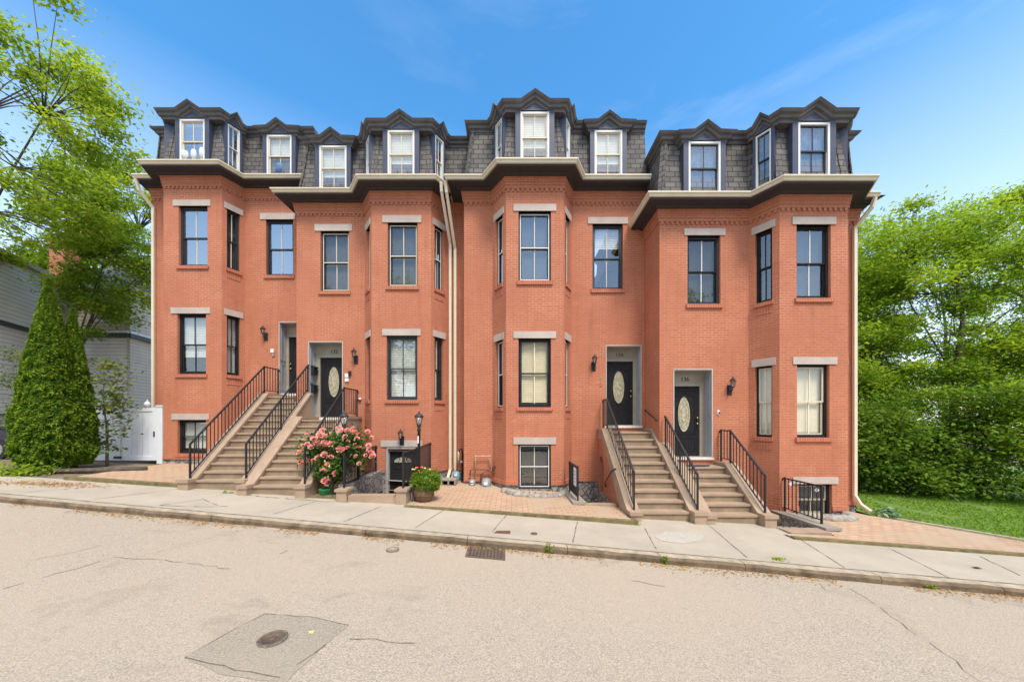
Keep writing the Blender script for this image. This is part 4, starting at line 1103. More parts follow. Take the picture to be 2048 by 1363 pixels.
def lamp_post(label, x, y, zt):
    zb = GS(x, y); H = zt - zb; T = thing('lamp_post', label, 'lamp post', (x, y, zb), 'garden lamp posts')
    m = MB(); m.lathe((x, y, zb), [(.07, 0), (.07, .04), (.045, .09), (.04, .2), (.036, H - .50), (.05, H - .49), (.05, H - .46), (.035, H - .44), (.055, H - .36), (.05, H - .345)], 12); m.build('pole', 'iron', T)
    m = MB(); m.lathe((x, y, zb), [(.105, H - .155), (.115, H - .145), (.085, H - .10), (.045, H - .075), (.02, H - .05), (.024, H - .035), (.006, H)], 12)
    for k in range(6):
        t = 2 * math.pi * k / 6; m.bar((x + .05 * math.cos(t), y + .05 * math.sin(t), zb + H - .35), (x + .095 * math.cos(t), y + .095 * math.sin(t), zb + H - .15), .010)
    m.build('lantern_frame', 'charcoal', T)
    m = MB(); m.lathe((x, y, zb), [(.045, H - .345), (.075, H - .29), (.088, H - .15)], 12); m.build('lamp_glass', 'lampglass', T)
    m = MB(); m.lathe((x, y, zb), [(.016, H - .34), (.018, H - .26), (.028, H - .23), (.014, H - .18)], 8); m.build('bulb', 'paper', T)
    m = MB(); m.bar((x - .01, y - .042, zb + H * .64), (x - .01, y - .042, zb + H * .72), .03, .006); m.build('sticker', 'paper', T)
lamp_post('black garden lamp post rising out of the rose bush', (688 - CX) / F * 8.62, 8.62, .24)
lamp_post('black garden lamp post behind the round planter', (838 - CX) / F * 8.6, 8.6, .235)

# small fittings on the walls
def fitting(name, label, cat, px, py, d, parts, group=None):
    x, z = (px - CX) / F * d, Zp(py, d); T = thing(name, label, cat, (x, d, z), group)
    for nm, mt, fn in parts: m = MB(); fn(m, x, d, z); m.build(nm, mt, T)
    return T
b_ = lambda dx0, dx1, w, dz0, dz1: (lambda m, x, d, z: m.box(x + dx0, x + dx1, d - w, d + .01, z + dz0, z + dz1))
fitting('door_intercom', 'white door buzzer left of the leftmost door', 'intercom', 546, 705, 12.2, [('speaker', 'paper', b_(-.06, .05, .05, 0, .13)), ('button_box', 'block', b_(-.02, .06, .04, -.13, -.02))])
fitting('door_intercom', 'white double buzzer with a black box right of door 132', 'intercom', 695, 753, 11.4, [('speaker', 'paper', b_(-.07, .04, .05, -.02, .10)), ('button_box', 'paper', b_(-.07, .05, .04, -.16, -.05)), ('key_box', 'iron', b_(.05, .13, .06, .04, .18))])
fitting('door_bell', 'white oval door bell right of door 136', 'door bell', 1436.5, 825, 9.7, [('cover', 'paper', lambda m, x, d, z: m.lathe((x, d - .01, z), [(.01, -.07), (.032, -.05), (.035, .05), (.01, .08)], 10)), ('button', 'iron', b_(-.012, .018, .055, -.03, .03))])
fitting('alarm_bell', 'red and white alarm sounder on the wall below the buzzer of door 132', 'alarm', 718, 798, 11.4, [('dome', 'red', lambda m, x, d, z: m.rock((x - .02, d - .03, z), (.05, .05, .05), 1, 10)), ('strobe', 'paper', lambda m, x, d, z: m.rock((x + .05, d - .04, z + .01), (.045, .05, .045), 2, 10))])
fitting('alarm_bell', 'round pale red fire bell low on the wall left of the bay', 'alarm', 716, 846, 11.4, [('gong', 'lintel', lambda m, x, d, z: m.rock((x, d - .05, z), (.085, .06, .085), 1, 12)), ('hub', 'red', lambda m, x, d, z: m.rock((x - .01, d - .11, z), (.03, .02, .03), 1, 10))])
for nm, py in (('1', 757), ('2', 768)):
    o = text('unit_number', nm, .13, 'brass', ((1202 - CX) / F * 10.75, 10.735, Zp(py + 3.5, 10.75)), None)
    tag(o, 'brass digit %s on the wall left of door 134' % nm, 'unit number', 'brass unit numbers')
for py, w in ((740, 'upper'), (777, 'lower')):
    x, y, z = -6.67, 11.55, Zp(py, 11.5); T = thing('mailbox', '%s of the two black mailboxes in the recess of door 132' % w, 'mailbox', (x, y, z), 'black mailboxes')
    m = MB(); m.box(x, x + .10, y - .1, y + .12, z - .15, z + .10); m.build('box_body', 'iron', T)
    m = MB(); m.prism([(x - .0, y - .11, z + .10), (x + .13, y - .11, z + .09), (x + .13, y - .11, z + .115), (x, y - .11, z + .17)], (0, .24, 0)); m.build('lid', 'iron', T)
x, y, z = 4.98, 9.33, -1.24; m = MB(); m.prism([(x + .42 * math.cos(math.pi * i / 14), y + .12 - .24 * math.sin(math.pi * i / 14), z + .003) for i in range(15)], (0, 0, .02)); tag(m.build('doormat', 'mat'), 'dark half round doormat on the landing of door 136', 'doormat')

# gas meters and service pipes by the bay of 134
def gas_meter(label, px, py, d, w, h, mat, zlow):
    x, z = (px - CX) / F * d, Zp(py, d); y = d - .16; T = thing('gas_meter', label, 'gas meter', (x, y, z - h / 2), 'gas meters')
    m = MB(); m.tube([(x - w * .0, y, z - h / 2), (x, y, z - h * .35), (x, y, z + h * .2), (x, y, z + h / 2)], [w * .30, w * .5, w * .52, w * .36], 12); m.build('meter_body', mat, T)
    m = MB(); m.box(x - w * .2, x + w * .2, y - w * .58, y - w * .4, z + h * .08, z + h * .28); m.build('dial', 'paper', T)
    m = MB(); m.box(x - w * .22, x + w * .24, y - w * .56, y - w * .4, z - h * .3, z - h * .18); m.build('plate_label', 'paper', T)
    m = MB()
    for s_ in (-1, 1): m.tube([(x + s_ * w * .33, y, z + h * .3), (x + s_ * w * .33, y, z + h * .62), (x + s_ * w * .33, y + .02, z + h * .8)], .018, 8)
    m.build('connection_pipe', 'rust', T)
gas_meter('small pale gas meter left of the bay of house 134', 945.8, 962, 10.75, .20, .19, 'meter', 0)
gas_meter('large rounded grey gas meter left of the bay of house 134', 973, 968, 10.7, .29, .44, 'meter', 0)
gas_meter('blue gas meter beside the twin downspouts', 914, 950, 11.0, .22, .30, 'meterblue', 0)
d = 10.75 - .12; X = lambda px: (px - CX) / F * d; Z = lambda py: Zp(py, d)
T = thing('gas_pipes', 'tan gas pipe loop and dark manifold above the gas meters', 'gas pipes', (X(965), d, Z(950)))
m = MB(); m.tube([(X(951), d, Z(945)), (X(951), d, Z(913)), (X(951.5), d, Z(911.5)), (X(979.5), d, Z(911.5)), (X(980), d, Z(913)), (X(980), d, Z(943))], .02, 8)
for p in ((951, 912), (980, 912)): m.rock((X(p[0]), d, Z(p[1])), (.035, .035, .035), 1, 8)
m.build('pipe_loop', 'pipe', T)
m = MB(); m.tube([(X(940), d, Z(950)), (X(941), d, Z(940)), (X(946), d, Z(937.5)), (X(975), d, Z(939)), (X(987), d, Z(945)), (X(991), d, Z(945))], .022, 8)
m.tube([(X(962), d, Z(978)), (X(962), d, Z(948)), (X(975), d, Z(941))], .018, 8); m.tube([(X(984), d, Z(941)), (X(986), d, Z(932)), (X(996), d - .05, Z(930))], .024, 8)
m.rock((X(988), d - .05, Z(932)), (.05, .05, .04), 3, 8); m.build('manifold', 'rust', T)
m = MB(); m.rock((X(995), d - .06, Z(929)), (.03, .03, .03), 3, 8); m.rock((X(982.5), d - .03, Z(940.5)), (.02, .02, .02), 3, 8); m.build('valve', 'brass', T)
d = 11.1; X = lambda px: (px - CX) / F * d; Z = lambda py: Zp(py, d)
T = thing('service_riser', 'dark electrical riser with a loop beside the blue gas meter', 'service pipe', (X(922), d, Z(965)))
m = MB(); m.tube([(X(917), d, Z(930)), (X(917), d, Z(902))], .03, 8); m.build('conduit', 'pipe', T)
m = MB(); m.tube([(X(918), d, Z(903)), (X(920), d - .02, Z(897)), (X(924), d - .02, Z(897)), (X(925), d, Z(905)), (X(924), d, Z(965))], .026, 8); m.build('cable', 'iron', T)
m = MB(); m.rock((X(923.5), d - .08, Z(923)), (.05, .05, .05), 2, 10); m.build('meter_dial', 'meter', T)
x, y = G(897, 971); z = GS(x, y) + .03; T = thing('splash_block', 'grey cement block under the twin downspouts', 'cement block', (x, y, z))
m = MB()
m.box(x - .22, x + .22, y - .05, y + .34, z + .13, z + .17)
for a, b in ((-.22, -.18), (-.02, .02), (.18, .22)): m.box(x + a, x + b, y - .05, y + .34, z, z + .13)
m.build('block_shell', 'block', T); m = MB(); m.box(x - .21, x + .21, y + .2, y + .3, z, z + .12); m.build('block_core', 'mat', T)

# ------------------------------------------------------------------ foliage
def leaf_mesh(name, C, size, mat, parent, rng, tint, flat=.5, aspect=.55, droop=0.0, outward=None):
    n = len(C); o = np.array(ROOTLOC[parent.name]) if parent is not None else np.array([C[:, 0].mean(), C[:, 1].mean(), C[:, 2].min()])
    nr = rng.normal(size=(n, 3)); nr[:, 2] = np.abs(nr[:, 2]) + flat * 2
    if outward is not None: nr += outward
    nr /= np.linalg.norm(nr, axis=1)[:, None]
    a = rng.normal(size=(n, 3)); a -= nr * (a * nr).sum(1)[:, None]; a /= np.linalg.norm(a, axis=1)[:, None]
    a[:, 2] -= droop; b = np.cross(nr, a)
    sz = size * rng.uniform(.6, 1.35, n)[:, None]
    V = np.empty((n, 4, 3)); fold = nr * sz * .12
    V[:, 0] = C - a * sz * .5; V[:, 1] = C + b * sz * .5 * aspect + fold; V[:, 2] = C + a * sz * .5; V[:, 3] = C - b * sz * .5 * aspect + fold
    V = (V - o).reshape(-1, 3)
    me = bpy.data.meshes.new(name); me.vertices.add(4 * n); me.vertices.foreach_set('co', V.astype('f').ravel())
    me.loops.add(4 * n); me.loops.foreach_set('vertex_index', np.arange(4 * n, dtype='i'))
    me.polygons.add(n); me.polygons.foreach_set('loop_start', np.arange(0, 4 * n, 4, dtype='i')); me.polygons.foreach_set('loop_total', np.full(n, 4, 'i'))
    me.update(); me.validate()
    at = me.attributes.new('tint', 'FLOAT', 'FACE'); at.data.foreach_set('value', np.clip(tint, 0, 1).astype('f'))
    me.materials.append(M[mat])
    ob = bpy.data.objects.new(name, me); COL.objects.link(ob)
    if parent is None: ob.location = o; ROOTS.append(ob); ROOTLOC[ob.name] = tuple(o)
    else: ob.parent = parent; ROOTLOC[ob.name] = ROOTLOC[parent.name]
    return ob

def tree(name, label, base, H, crown, ncl, nleaf, size, mat, seed, group=None, cat='tree', fork=.3, tr=.2, clr=(.5, .9), lean=(0, 0), shell=.45, limbs=7, keep=None, bark='bark', flat=.5, zsq=.55):
    rng = np.random.default_rng(seed); T = thing(name, label, cat, base, group); B = Vector(base)
    cx, cy, cz, rx, ry, rz = crown          # crown ellipsoid, world coordinates
    cl = []
    while len(cl) < ncl:
        v = rng.normal(size=3); v /= np.linalg.norm(v); r = rng.uniform(shell, 1.0) ** .6
        p = np.array([cx + v[0] * rx * r, cy + v[1] * ry * r, cz + v[2] * rz * r])
        if keep and not keep(p): continue
        cl.append(p)
    cl = np.array(cl)
    fk = B + Vector((lean[0] * fork, lean[1] * fork, H * fork)); top = Vector((cx, cy, cz + rz * .45))
    m = MB(); m.tube([B + Vector((0, 0, -.3)), B + Vector((0, 0, H * fork * .5)) + Vector((lean[0] * fork * .4, 0, 0)), fk, fk.lerp(top, .5) + Vector((rng.normal() * .2, rng.normal() * .2, 0)), top], [tr * 1.25, tr, tr * .8, tr * .45, tr * .12], 9)
    K = []
    for i in range(limbs):
        j = cl[rng.integers(len(cl))]; s = fk.lerp(top, rng.uniform(0, .6)); e = Vector(j); mid = s.lerp(e, .5) + Vector((rng.normal() * .2, rng.normal() * .2, .25))
        m.tube([s, mid, e], [tr * .28, tr * .18, tr * .05], 6); K += [s.lerp(mid, .6), mid, mid.lerp(e, .5)]
    K += [fk.lerp(top, t) for t in (.2, .4, .6, .8)]
    Ka = np.array([tuple(k) for k in K])
    for p in cl:
        k = np.argmin(((Ka - p) ** 2).sum(1) + (Ka[:, 2] > p[2]) * .6); s = Vector(Ka[k]); e = Vector(p); mid = s.lerp(e, .5) + Vector((rng.normal() * .12, rng.normal() * .12, .1))
        m.tube([s, mid, e], [tr * .15, tr * .09, tr * .03], 4)
    m.build('trunk', bark, T)
    per = nleaf // ncl; C = []; tn = []
    for p in cl:
        r = rng.uniform(*clr); q = rng.normal(size=(per, 3)) * r * .5; q[:, 2] *= zsq; C.append(p + q)
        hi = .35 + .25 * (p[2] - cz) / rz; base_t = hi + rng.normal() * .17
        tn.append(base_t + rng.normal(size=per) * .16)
    C = np.concatenate(C); tn = np.concatenate(tn)
    if keep:
        ok = np.array([keep(c) for c in C]); C = C[ok]; tn = tn[ok]
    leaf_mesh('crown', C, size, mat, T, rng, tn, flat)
    return T

def arborvitae(label, x, y, H, r, n, seed):
    zb = GS(x, y); T = thing('arborvitae', label, 'conifer', (x, y, zb), 'clipped arborvitae by the gate'); rng = np.random.default_rng(seed)
    m = MB(); m.tube([(x, y, zb - .2), (x, y, zb + H * .9)], [.12, .02], 8); m.build('trunk', 'bark', T)
    t = rng.uniform(0, 1, n) ** 1.25; ph = rng.uniform(0, 2 * math.pi, n)
    prof = r * np.clip(np.minimum(1.0, (1 - t) * 1.30), 0, 1) ** .80 * np.clip(.72 + t * 3.2, 0, 1)
    lump = np.array([mnoise.noise(Vector((math.cos(a) * 2.3, math.sin(a) * 2.3, tt * 9))) for a, tt in zip(ph, t)]); tuft = np.array([mnoise.noise(Vector((math.cos(a) * 6, math.sin(a) * 6, tt * 30 + 9))) for a, tt in zip(ph, t)])
    rad = prof * (1 + .15 * lump + .12 * tuft) * (1 - np.abs(rng.normal(size=n)) * .11 + (rng.uniform(size=n) > .985) * .12)
    C = np.stack([x + np.cos(ph) * rad, y + np.sin(ph) * rad, zb + .12 + t * H], 1)
    out = np.stack([np.cos(ph), np.sin(ph), np.full(n, .35)], 1)
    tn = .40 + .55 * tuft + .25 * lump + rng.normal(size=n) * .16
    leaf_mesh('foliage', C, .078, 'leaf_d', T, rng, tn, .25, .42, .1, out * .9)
    m = MB(); m.lathe((x, y, zb), [(r * .4, .1), (r * .58, .9), (r * .52, H * .4), (r * .28, H * .72), (.02, H * .9)], 14); m.build('dark_core', 'leafcore', T)  # solid dark core, shade between the sprays put into its colour
M['leafcore'] = plain('painted core shade', (.022, .034, .008), .95, .3, 8, spec=.03)
arborvitae('larger clipped arborvitae, its tip the higher of the pair left of the white gate', (97 - CX) / F * 9.9, 9.9, 5.35, .65, 90000, 11)
arborvitae('smaller arborvitae tucked behind the right of the larger one', (141 - CX) / F * 10.3, 10.35, 4.65, .50, 46000, 12)
# left maple, trunk out of frame, limbs reaching over the neighbour's roof
def not_house(p): return not (p[0] > -13.2 and p[1] < 21 and p[2] < 12 and p[1] > 10)
tree('maple_tree', 'tall maple with bright leaves, its crown reaching in at the upper left', (-22.5, 13.8, GS(-22.5, 13.8)), 17.0, (-20.7, 13.5, 10.4, 5.2, 3.2, 8.0), 110, 36000, .16, 'leaf_a', 21, 'trees at the left', tr=.22, clr=(.5, .95), keep=lambda p: p[2] > 6.6 + .5 * math.sin(p[0] * 3) and p[0] < -13.4)
tree('maple_tree', 'maple behind the grey house, its sparse crown against the sky left of the brick wall', (-33.5, 27.5, GS(-33.5, 16)), 20.0, (-32.6, 27, 14.6, 5.6, 3.0, 7.2), 120, 36000, .21, 'leaf_a', 22, 'trees at the left', tr=.34, clr=(.6, 1.1))
tree('maple_tree', 'low dark maple limb spreading before the grey house', (-21.9, 16.9, GS(-21.5, 16)), 9.5, (-19.4, 16.5, 6.9, 2.3, .8, 3.0), 60, 12500, .16, 'leaf_a', 29, 'trees at the left', tr=.14, clr=(.5, .9))
tree('sapling', 'thin reddish green sapling in front of the white gate', ((214 - CX) / F * 10.9, 10.9, GS(-12.7, 10.9)), 4.2, ((212 - CX) / F * 10.9, 10.85, .72, .72, .4, 1.7), 44, 1500, .13, 'leaf_e', 23, None, 'young tree', fork=.25, tr=.035, clr=(.2, .42), limbs=6)
tree('bare_shrub', 'sparse twiggy shrub at the far left before the white house', (-17.6, 12.6, GS(-17.6, 12.6)), 4.2, (-17.3, 12.4, 1.2, 1.2, .7, 1.7), 40, 1500, .10, 'leaf_e', 24, None, 'shrub', fork=.2, tr=.04, clr=(.25, .45), limbs=8)
# right side wood: each tree a thing
RT = [('tall bright green tree nearest the lawn at the right edge', 20.5, 16.0, 13.0, (20.6, 16.0, 4.9, 4.9, 4.2, 6.0), 'leaf_b', 31, 52000, 130),
      ('bright green tree with a forked trunk in the middle of the right wood', 18.6, 20.5, 14.5, (18.8, 20.5, 5.2, 3.5, 3.6, 6.6), 'leaf_b', 32, 36000, 95),
      ('pale leafy tree close beside the rightmost house', 15.9, 18.2, 12.0, (16.2, 18.2, 3.8, 2.5, 2.6, 5.8), 'leaf_b', 33, 26000, 70),
      ('tall tree at the back of the right wood, above the others', 29.5, 23.5, 17.0, (29.0, 23.5, 6.6, 5.0, 4.5, 8.0), 'leaf_b', 34, 44000, 110),
      ('slim tree behind the corner of the rightmost house', 17.2, 26, 13.5, (17.6, 26, 4.0, 3.2, 3.0, 6.6), 'leaf_a', 35, 22000, 60)]
for lab, x, y, H, cr, mt, sd, nl, nc in RT:
    tree('broadleaf_tree', lab, (x, y, GS(x, min(y, 16))), H, cr, nc, int(nl * 1.15), .155, mt, sd, 'trees at the right', tr=.17, clr=(.65, 1.2), fork=.34, keep=lambda p: p[0] > 10.6)
BR = [('dark bush at the edge of the lawn next to the downspout', 12.9, 12.8, 1.35, 3.6), ('dark leafy bush behind the lawn, second from the house', 14.6, 12.9, 1.5, 2.4), ('broad dark bush behind the middle of the lawn', 16.3, 12.6, 1.6, 4.2),
      ('bright leaved bush at the right edge of the lawn', 18.1, 11.5, 1.6, 4.8), ('tall dark bush behind the lawn bushes', 15.4, 15.0, 2.3, 6.8), ('dark bush far back beside the house wall', 13.6, 15.5, 1.9, 6.0), ('dark bush behind the bright one at the right', 20.2, 13.2, 2.1, 7.0)]
for i, (lab, x, y, r, h) in enumerate(BR):
    z = GS(x, y); tree('bush', lab, (x, y, z), h, (x, y, z + h * .5, r, r * .8, h * .55), 38, 12500, .14, ('leaf_c', 'leaf_c', 'leaf_c', 'leaf_b', 'leaf_b', 'leaf_b', 'leaf_b')[i], 50 + i, 'bushes behind the lawn', 'bush', fork=.15, tr=.07, clr=(.45, 1.15), shell=.2, limbs=5, keep=lambda p: p[0] > 10.9)
# lawn
def lawn_front(x): return max(DC(x) + 1.9, back_r(x) + .05) if x < 12.2 else DC(x) + 1.9 + .0
sheet('lawn', lin(9.72, 12.2, 10) + lin(12.2, 40, 14), lawn_front, lambda x: 30, 'lawn', .015, 14)
rng = np.random.default_rng(4); n = 26000; gx = rng.uniform(9.8, 22, n); gy = rng.uniform(5.5, 13, n)
ok = np.array([b > lawn_front(a) + .1 for a, b in zip(gx, gy)]); gx, gy = gx[ok], gy[ok]
bare = np.array([mnoise.noise(Vector((a * .9, b * .9, 1))) + .9 * np.exp(-(b - lawn_front(a)) / .35) for a, b in zip(gx, gy)]) < .38; gx, gy = gx[bare], gy[bare]
C = np.stack([gx, gy, GS(gx, gy) + .045], 1); tn = .45 + rng.normal(size=len(C)) * .25
tag(leaf_mesh('grass', C, .075, 'grass', None, rng, tn, -.5, .3), 'short bright green grass of the lawn', 'grass', kind='stuff')
# hosta by the downspout
x, y = 9.98, 9.15; T = thing('hosta', 'pale green hosta plant at the foot of the right downspout', 'plant', (x, y, GS(x, y))); rng = np.random.default_rng(3)
n = 46; a = rng.uniform(0, 6.28, n); rr_ = rng.uniform(.03, .22, n); C = np.stack([x + np.cos(a) * rr_, y + np.sin(a) * rr_, GS(x, y) + .26 - rr_ * .75], 1); leaf_mesh('foliage', C, .2, 'hosta', T, rng, rng.uniform(0, 1, n), .4, .6, 0)
m = MB()
for i in range(0, n, 4): m.tube([(x, y, GS(x, y)), tuple(C[i])], .008, 4)
m.build('stalks', 'lawn', T)
# ground cover at the foot of the arborvitae
x, y = G(42, 948); T = thing('ivy_clump', 'low leafy clump at the foot of the larger arborvitae', 'plant', (x, y, GS(x, y))); rng = np.random.default_rng(6); n = 520
C = np.stack([x + rng.normal(size=n) * .36, y + rng.normal(size=n) * .18, GS(x, y) + np.abs(rng.normal(size=n)) * .12], 1); leaf_mesh('foliage', C, .10, 'leaf_b', T, rng, rng.uniform(0, 1, n), .6, .75)
m = MB(); 
for i in range(0, n, 26): m.tube([(x + (C[i][0] - x) * .3, y, GS(x, y)), tuple(C[i])], .006, 4)
m.build('stems', 'bark', T)
m = MB(); m.tube([(-12.9, 9.55, GS(-12.9, 9.5) + .05), (-11.6, 9.9, GS(-11.6, 9.9) + .10), (-10.9, 10.3, GS(-11, 10.3) + .10)], .07, 8); tag(m.build('garden_timber', 'bark'), 'weathered log edging the bed below the arborvitae', 'timber')
# leaf litter along the gutter and on the pavement
rng = np.random.default_rng(8); n = 2600; gx = rng.uniform(-13, 10, n); d_ = np.abs(rng.normal(size=n)) * .12 + .02
dens = np.array([mnoise.noise(Vector((q * .8, 0, 3))) > -.12 for q in gx]); gx, d_ = gx[dens], d_[dens]; gy = DC(gx) - d_
C = np.stack([gx, gy, np.array([RD(a, b) for a, b in zip(gx, gy)]) + .012], 1)
tag(leaf_mesh('leaf_litter', C, .035, 'litter', None, rng, rng.uniform(0, 1, len(C)), 1.5, .7), 'dry fallen leaf bits along the kerb', 'leaf litter', kind='stuff')
rng = np.random.default_rng(9); n = 700; C0 = G(95, 968); gx = C0[0] + rng.normal(size=n) * .7; gy = C0[1] + rng.normal(size=n) * .14
C = np.stack([gx, gy, GS(gx, gy) + .014], 1); tag(leaf_mesh('leaf_litter', C, .045, 'litter', None, rng, rng.uniform(0, 1, n), 1.5, .6), 'dry leaf litter on the pavement below the arborvitae', 'leaf litter', kind='stuff')
def weed(label, x, y, z, r, h, n, seed, mat='leaf_b'):
    T = thing('weed', label, 'weed', (x, y, z), 'weeds in the pavement joints'); rng = np.random.default_rng(seed)
    t = rng.uniform(0, 1, n); C = np.stack([x + rng.normal(size=n) * r, y + rng.normal(size=n) * r * .6, z + t * h], 1); leaf_mesh('foliage', C, .05, mat, T, rng, rng.uniform(.2, 1, n), .2, .45)
    m = MB()
    for i in range(0, n, 5): m.tube([(x, y, z), tuple(C[i])], .003, 4)
    m.build('stems', 'lawn', T)
for i, (px, py, lab, r, h) in enumerate([(1094, 1094, 'taller weed growing out of the kerb right of the drain', .035, .17), (1311, 1110, 'weed at a kerb joint in front of the stoop of door 136', .03, .13), (1786, 1147, 'weed in the kerb joint towards the lower right', .05, .08)]):
    x, y = R(px, py); x2 = x; y2 = DC(x) - .02; weed(lab, x2, y2, RD(x2, y2), r, h, 46, 60 + i)
for i, (px, py, lab) in enumerate([(455, 985, 'weeds in the broken pavement below the leftmost stoop'), (1560, 1119, 'low weed tuft behind the kerb below the rightmost stoop'), (1270, 1048, 'moss tuft at the corner of the paved forecourt of house 134'), (700, 1000, 'small weed beside the low brownstone wall')]):
    x, y = G(px, py); weed(lab, x, y, GS(x, y), .09, .04, 40, 70 + i)

# rose bush in its pot
x, y = (668 - CX) / F * 8.75, 8.82; zb = GS(x, y); T = thing('rose_bush', 'large rose bush full of coral pink blooms before the stoop of door 132', 'rose bush', (x, y, zb)); rng = np.random.default_rng(41)
xp = (650 - CX) / F * 8.5
m = MB(); m.lathe((xp, 8.5, zb + .04), [(.12, 0), (.14, .15), (.15, .155), (.145, .165), (.13, .15)], 16); m.build('pot', 'greenpot', T)
cl = []
while len(cl) < 95:
    v = rng.uniform(-1, 1, 3)
    if (v ** 2).sum() < 1: cl.append(v)
cl = np.array(cl); cen = cl * np.array([.86, .42, .62]) + np.array([x, y, zb + .98]); cen[:, 0] += (cl[:, 2] > .1) * .06 * cl[:, 0]; low = cl[:, 2] < -.2; cen[low, 0] = x - .1 + (cen[low, 0] - x) * .62
C = np.concatenate([c + rng.normal(size=(70, 3)) * .11 for c in cen]); C[:, 2] = np.maximum(C[:, 2], zb + .12); tn = np.concatenate([np.full(70, .32 + rng.normal() * .2) for c in cen]) + rng.normal(size=len(C)) * .15
leaf_mesh('foliage', C, .075, 'leaf_r', T, rng, tn, .4, .65)
m = MB()
for i in range(0, 95, 3): m.tube([(xp + rng.normal() * .05, 8.55, zb + .22), tuple((np.array([xp, 8.6, zb + .3]) + cen[i]) / 2 + rng.normal(size=3) * .05), tuple(cen[i])], [.014, .010, .004], 5)
m.build('stems', 'bark', T)
def bloom_mesh(seed, r):
    q = np.random.default_rng(seed); vs = []; fs = []; tn = []
    for ringi, (k, rr, up, sz) in enumerate(((7, .62, .0, .62), (6, .38, .25, .52), (5, .16, .45, .4))):
        for j in range(k):
            t = 2 * math.pi * (j + .5 * ringi) / k + q.normal() * .15; c = np.array([math.cos(t) * rr, math.sin(t) * rr, up + q.normal() * .05]); a = np.array([-math.sin(t), math.cos(t), 0]) * sz * .55; o = np.array([math.cos(t) * .75, math.sin(t) * .75, .55 + .3 * ringi]) * sz * .6
            i = len(vs); vs += [tuple((c - o * .6) * r), tuple((c + a - o * .05) * r), tuple((c + o * .75 + a * .3) * r), tuple((c + o * .75 - a * .3) * r), tuple((c - a - o * .05) * r)]; fs.append((i, i + 1, i + 2, i + 3, i + 4)); tn.append(np.clip(.35 + q.normal() * .25 + (.25 if ringi == 0 else -.1), 0, 1))
    me = bpy.data.meshes.new('blossom'); me.from_pydata(vs, [], fs); at = me.attributes.new('tint', 'FLOAT', 'FACE'); at.data.foreach_set('value', np.array(tn, 'f')); me.materials.append(M['rose']); return me
BM = [bloom_mesh(i, .092) for i in range(4)]
px_b = [(600, 905), (606, 890), (622, 893), (613, 868), (628, 877), (645, 860), (640, 868), (650, 872), (663, 866), (648, 884), (640, 892), (654, 888), (662, 887), (678, 858), (684, 862), (694, 860), (709, 864), (716, 868), (714, 876), (696, 882), (710, 888), (717, 894), (737, 890), (738, 898), (731, 910), (745, 912), (712, 912), (718, 926), (680, 898), (688, 899), (695, 895), (648, 908), (656, 914), (662, 913), (636, 915), (618, 922), (626, 920), (602, 928), (603, 922), (655, 927), (647, 941), (670, 946), (650, 960), (655, 964), (615, 886), (633, 884), (706, 858), (610, 897), (690, 872), (742, 905)]
for i, (px, py) in enumerate(px_b):
    dd = 8.42 + .22 * abs((px - 668) / 80.) ** 1.5 + rng.uniform(-.05, .08); p = ((px - CX) / F * dd, dd, Zp(py, dd))
    o = bpy.data.objects.new('blossom', BM[i % 4]); COL.objects.link(o); o.parent = T; o.location = Vector(p) - Vector(ROOTLOC[T.name]); o.rotation_euler = (math.radians(rng.uniform(25, 75)), rng.normal() * .3, rng.uniform(-.7, .7)); s_ = rng.uniform(.6, 1.35); o.scale = (s_, s_, s_)
for i in range(26):   # blooms round the back and sides
    t = rng.uniform(0, math.pi); dd = np.array([x + .9 * math.cos(t), y + .42 * abs(math.sin(t)) + .05, zb + rng.uniform(.7, 1.6)])
    o = bpy.data.objects.new('blossom', BM[i % 4]); COL.objects.link(o); o.parent = T; o.location = Vector(dd) - Vector(ROOTLOC[T.name]); o.rotation_euler = (rng.normal(), rng.normal(), rng.uniform(0, 6)); s_ = rng.uniform(.7, 1.1); o.scale = (s_, s_, s_)
for i in range(14):
    c = cen[rng.integers(95)]; m = MB(); m.rock((c[0], c[1] - .2, c[2] + .05), (.022, .022, .03), i, 6); m.build('bud', 'bud', T)
m = MB(); m.box(-4.95, -4.22, 8.36, 8.44, GS(-4.6, 8.4) - .1, GS(-4.6, 8.4) + .07); tag(m.build('bed_timber', 'moss'), 'mossy timber edging below the green rose pot', 'timber')
# round planter
x, y = G(843, 1007); y += .22; zb = GS(x, y) + .01; T = thing('planter', 'brown barrel pot with a round bright green plant and red and yellow flowers', 'planter', (x, y, zb)); rng = np.random.default_rng(42)
m = MB(); m.lathe((x, y, zb), [(.17, 0), (.235, .12), (.265, .26), (.25, .36), (.265, .37), (.265, .39), (.23, .39), (.22, .33)], 20); m.build('pot', 'barrel', T)
m = MB(); m.lathe((x, y, zb), [(.245, .145), (.252, .15), (.258, .175), (.25, .18)], 20); m.build('hoop', 'rust', T)
n = 5200; v = rng.normal(size=(n, 3)); v /= np.linalg.norm(v, axis=1)[:, None]; rd = rng.uniform(.55, 1.0, n)[:, None] ** .5
C = np.array([x + .06, y, zb + .50]) + v * rd * np.array([.36, .34, .29]); C += v * (np.array([mnoise.noise(Vector(q * 3.2)) for q in v])[:, None] * .07 + (rng.uniform(size=n) > .96)[:, None] * .07); leaf_mesh('foliage', C, .06, 'leaf_p', T, rng, .5 + .3 * np.array([mnoise.noise(Vector(q * 4)) for q in v]) + rng.normal(size=n) * .2, .1, .28, 0, v * 1.0)
for i in range(11):
    m = MB(); q = (x - .05 + rng.normal() * .11, y - .08 + rng.normal() * .1, zb + .80 + rng.uniform(-.03, .05)); m.rock(q, (.032, .032, .022), i, 7); m.build('blossom', 'redpet' if i % 3 == 0 else 'bud', T)
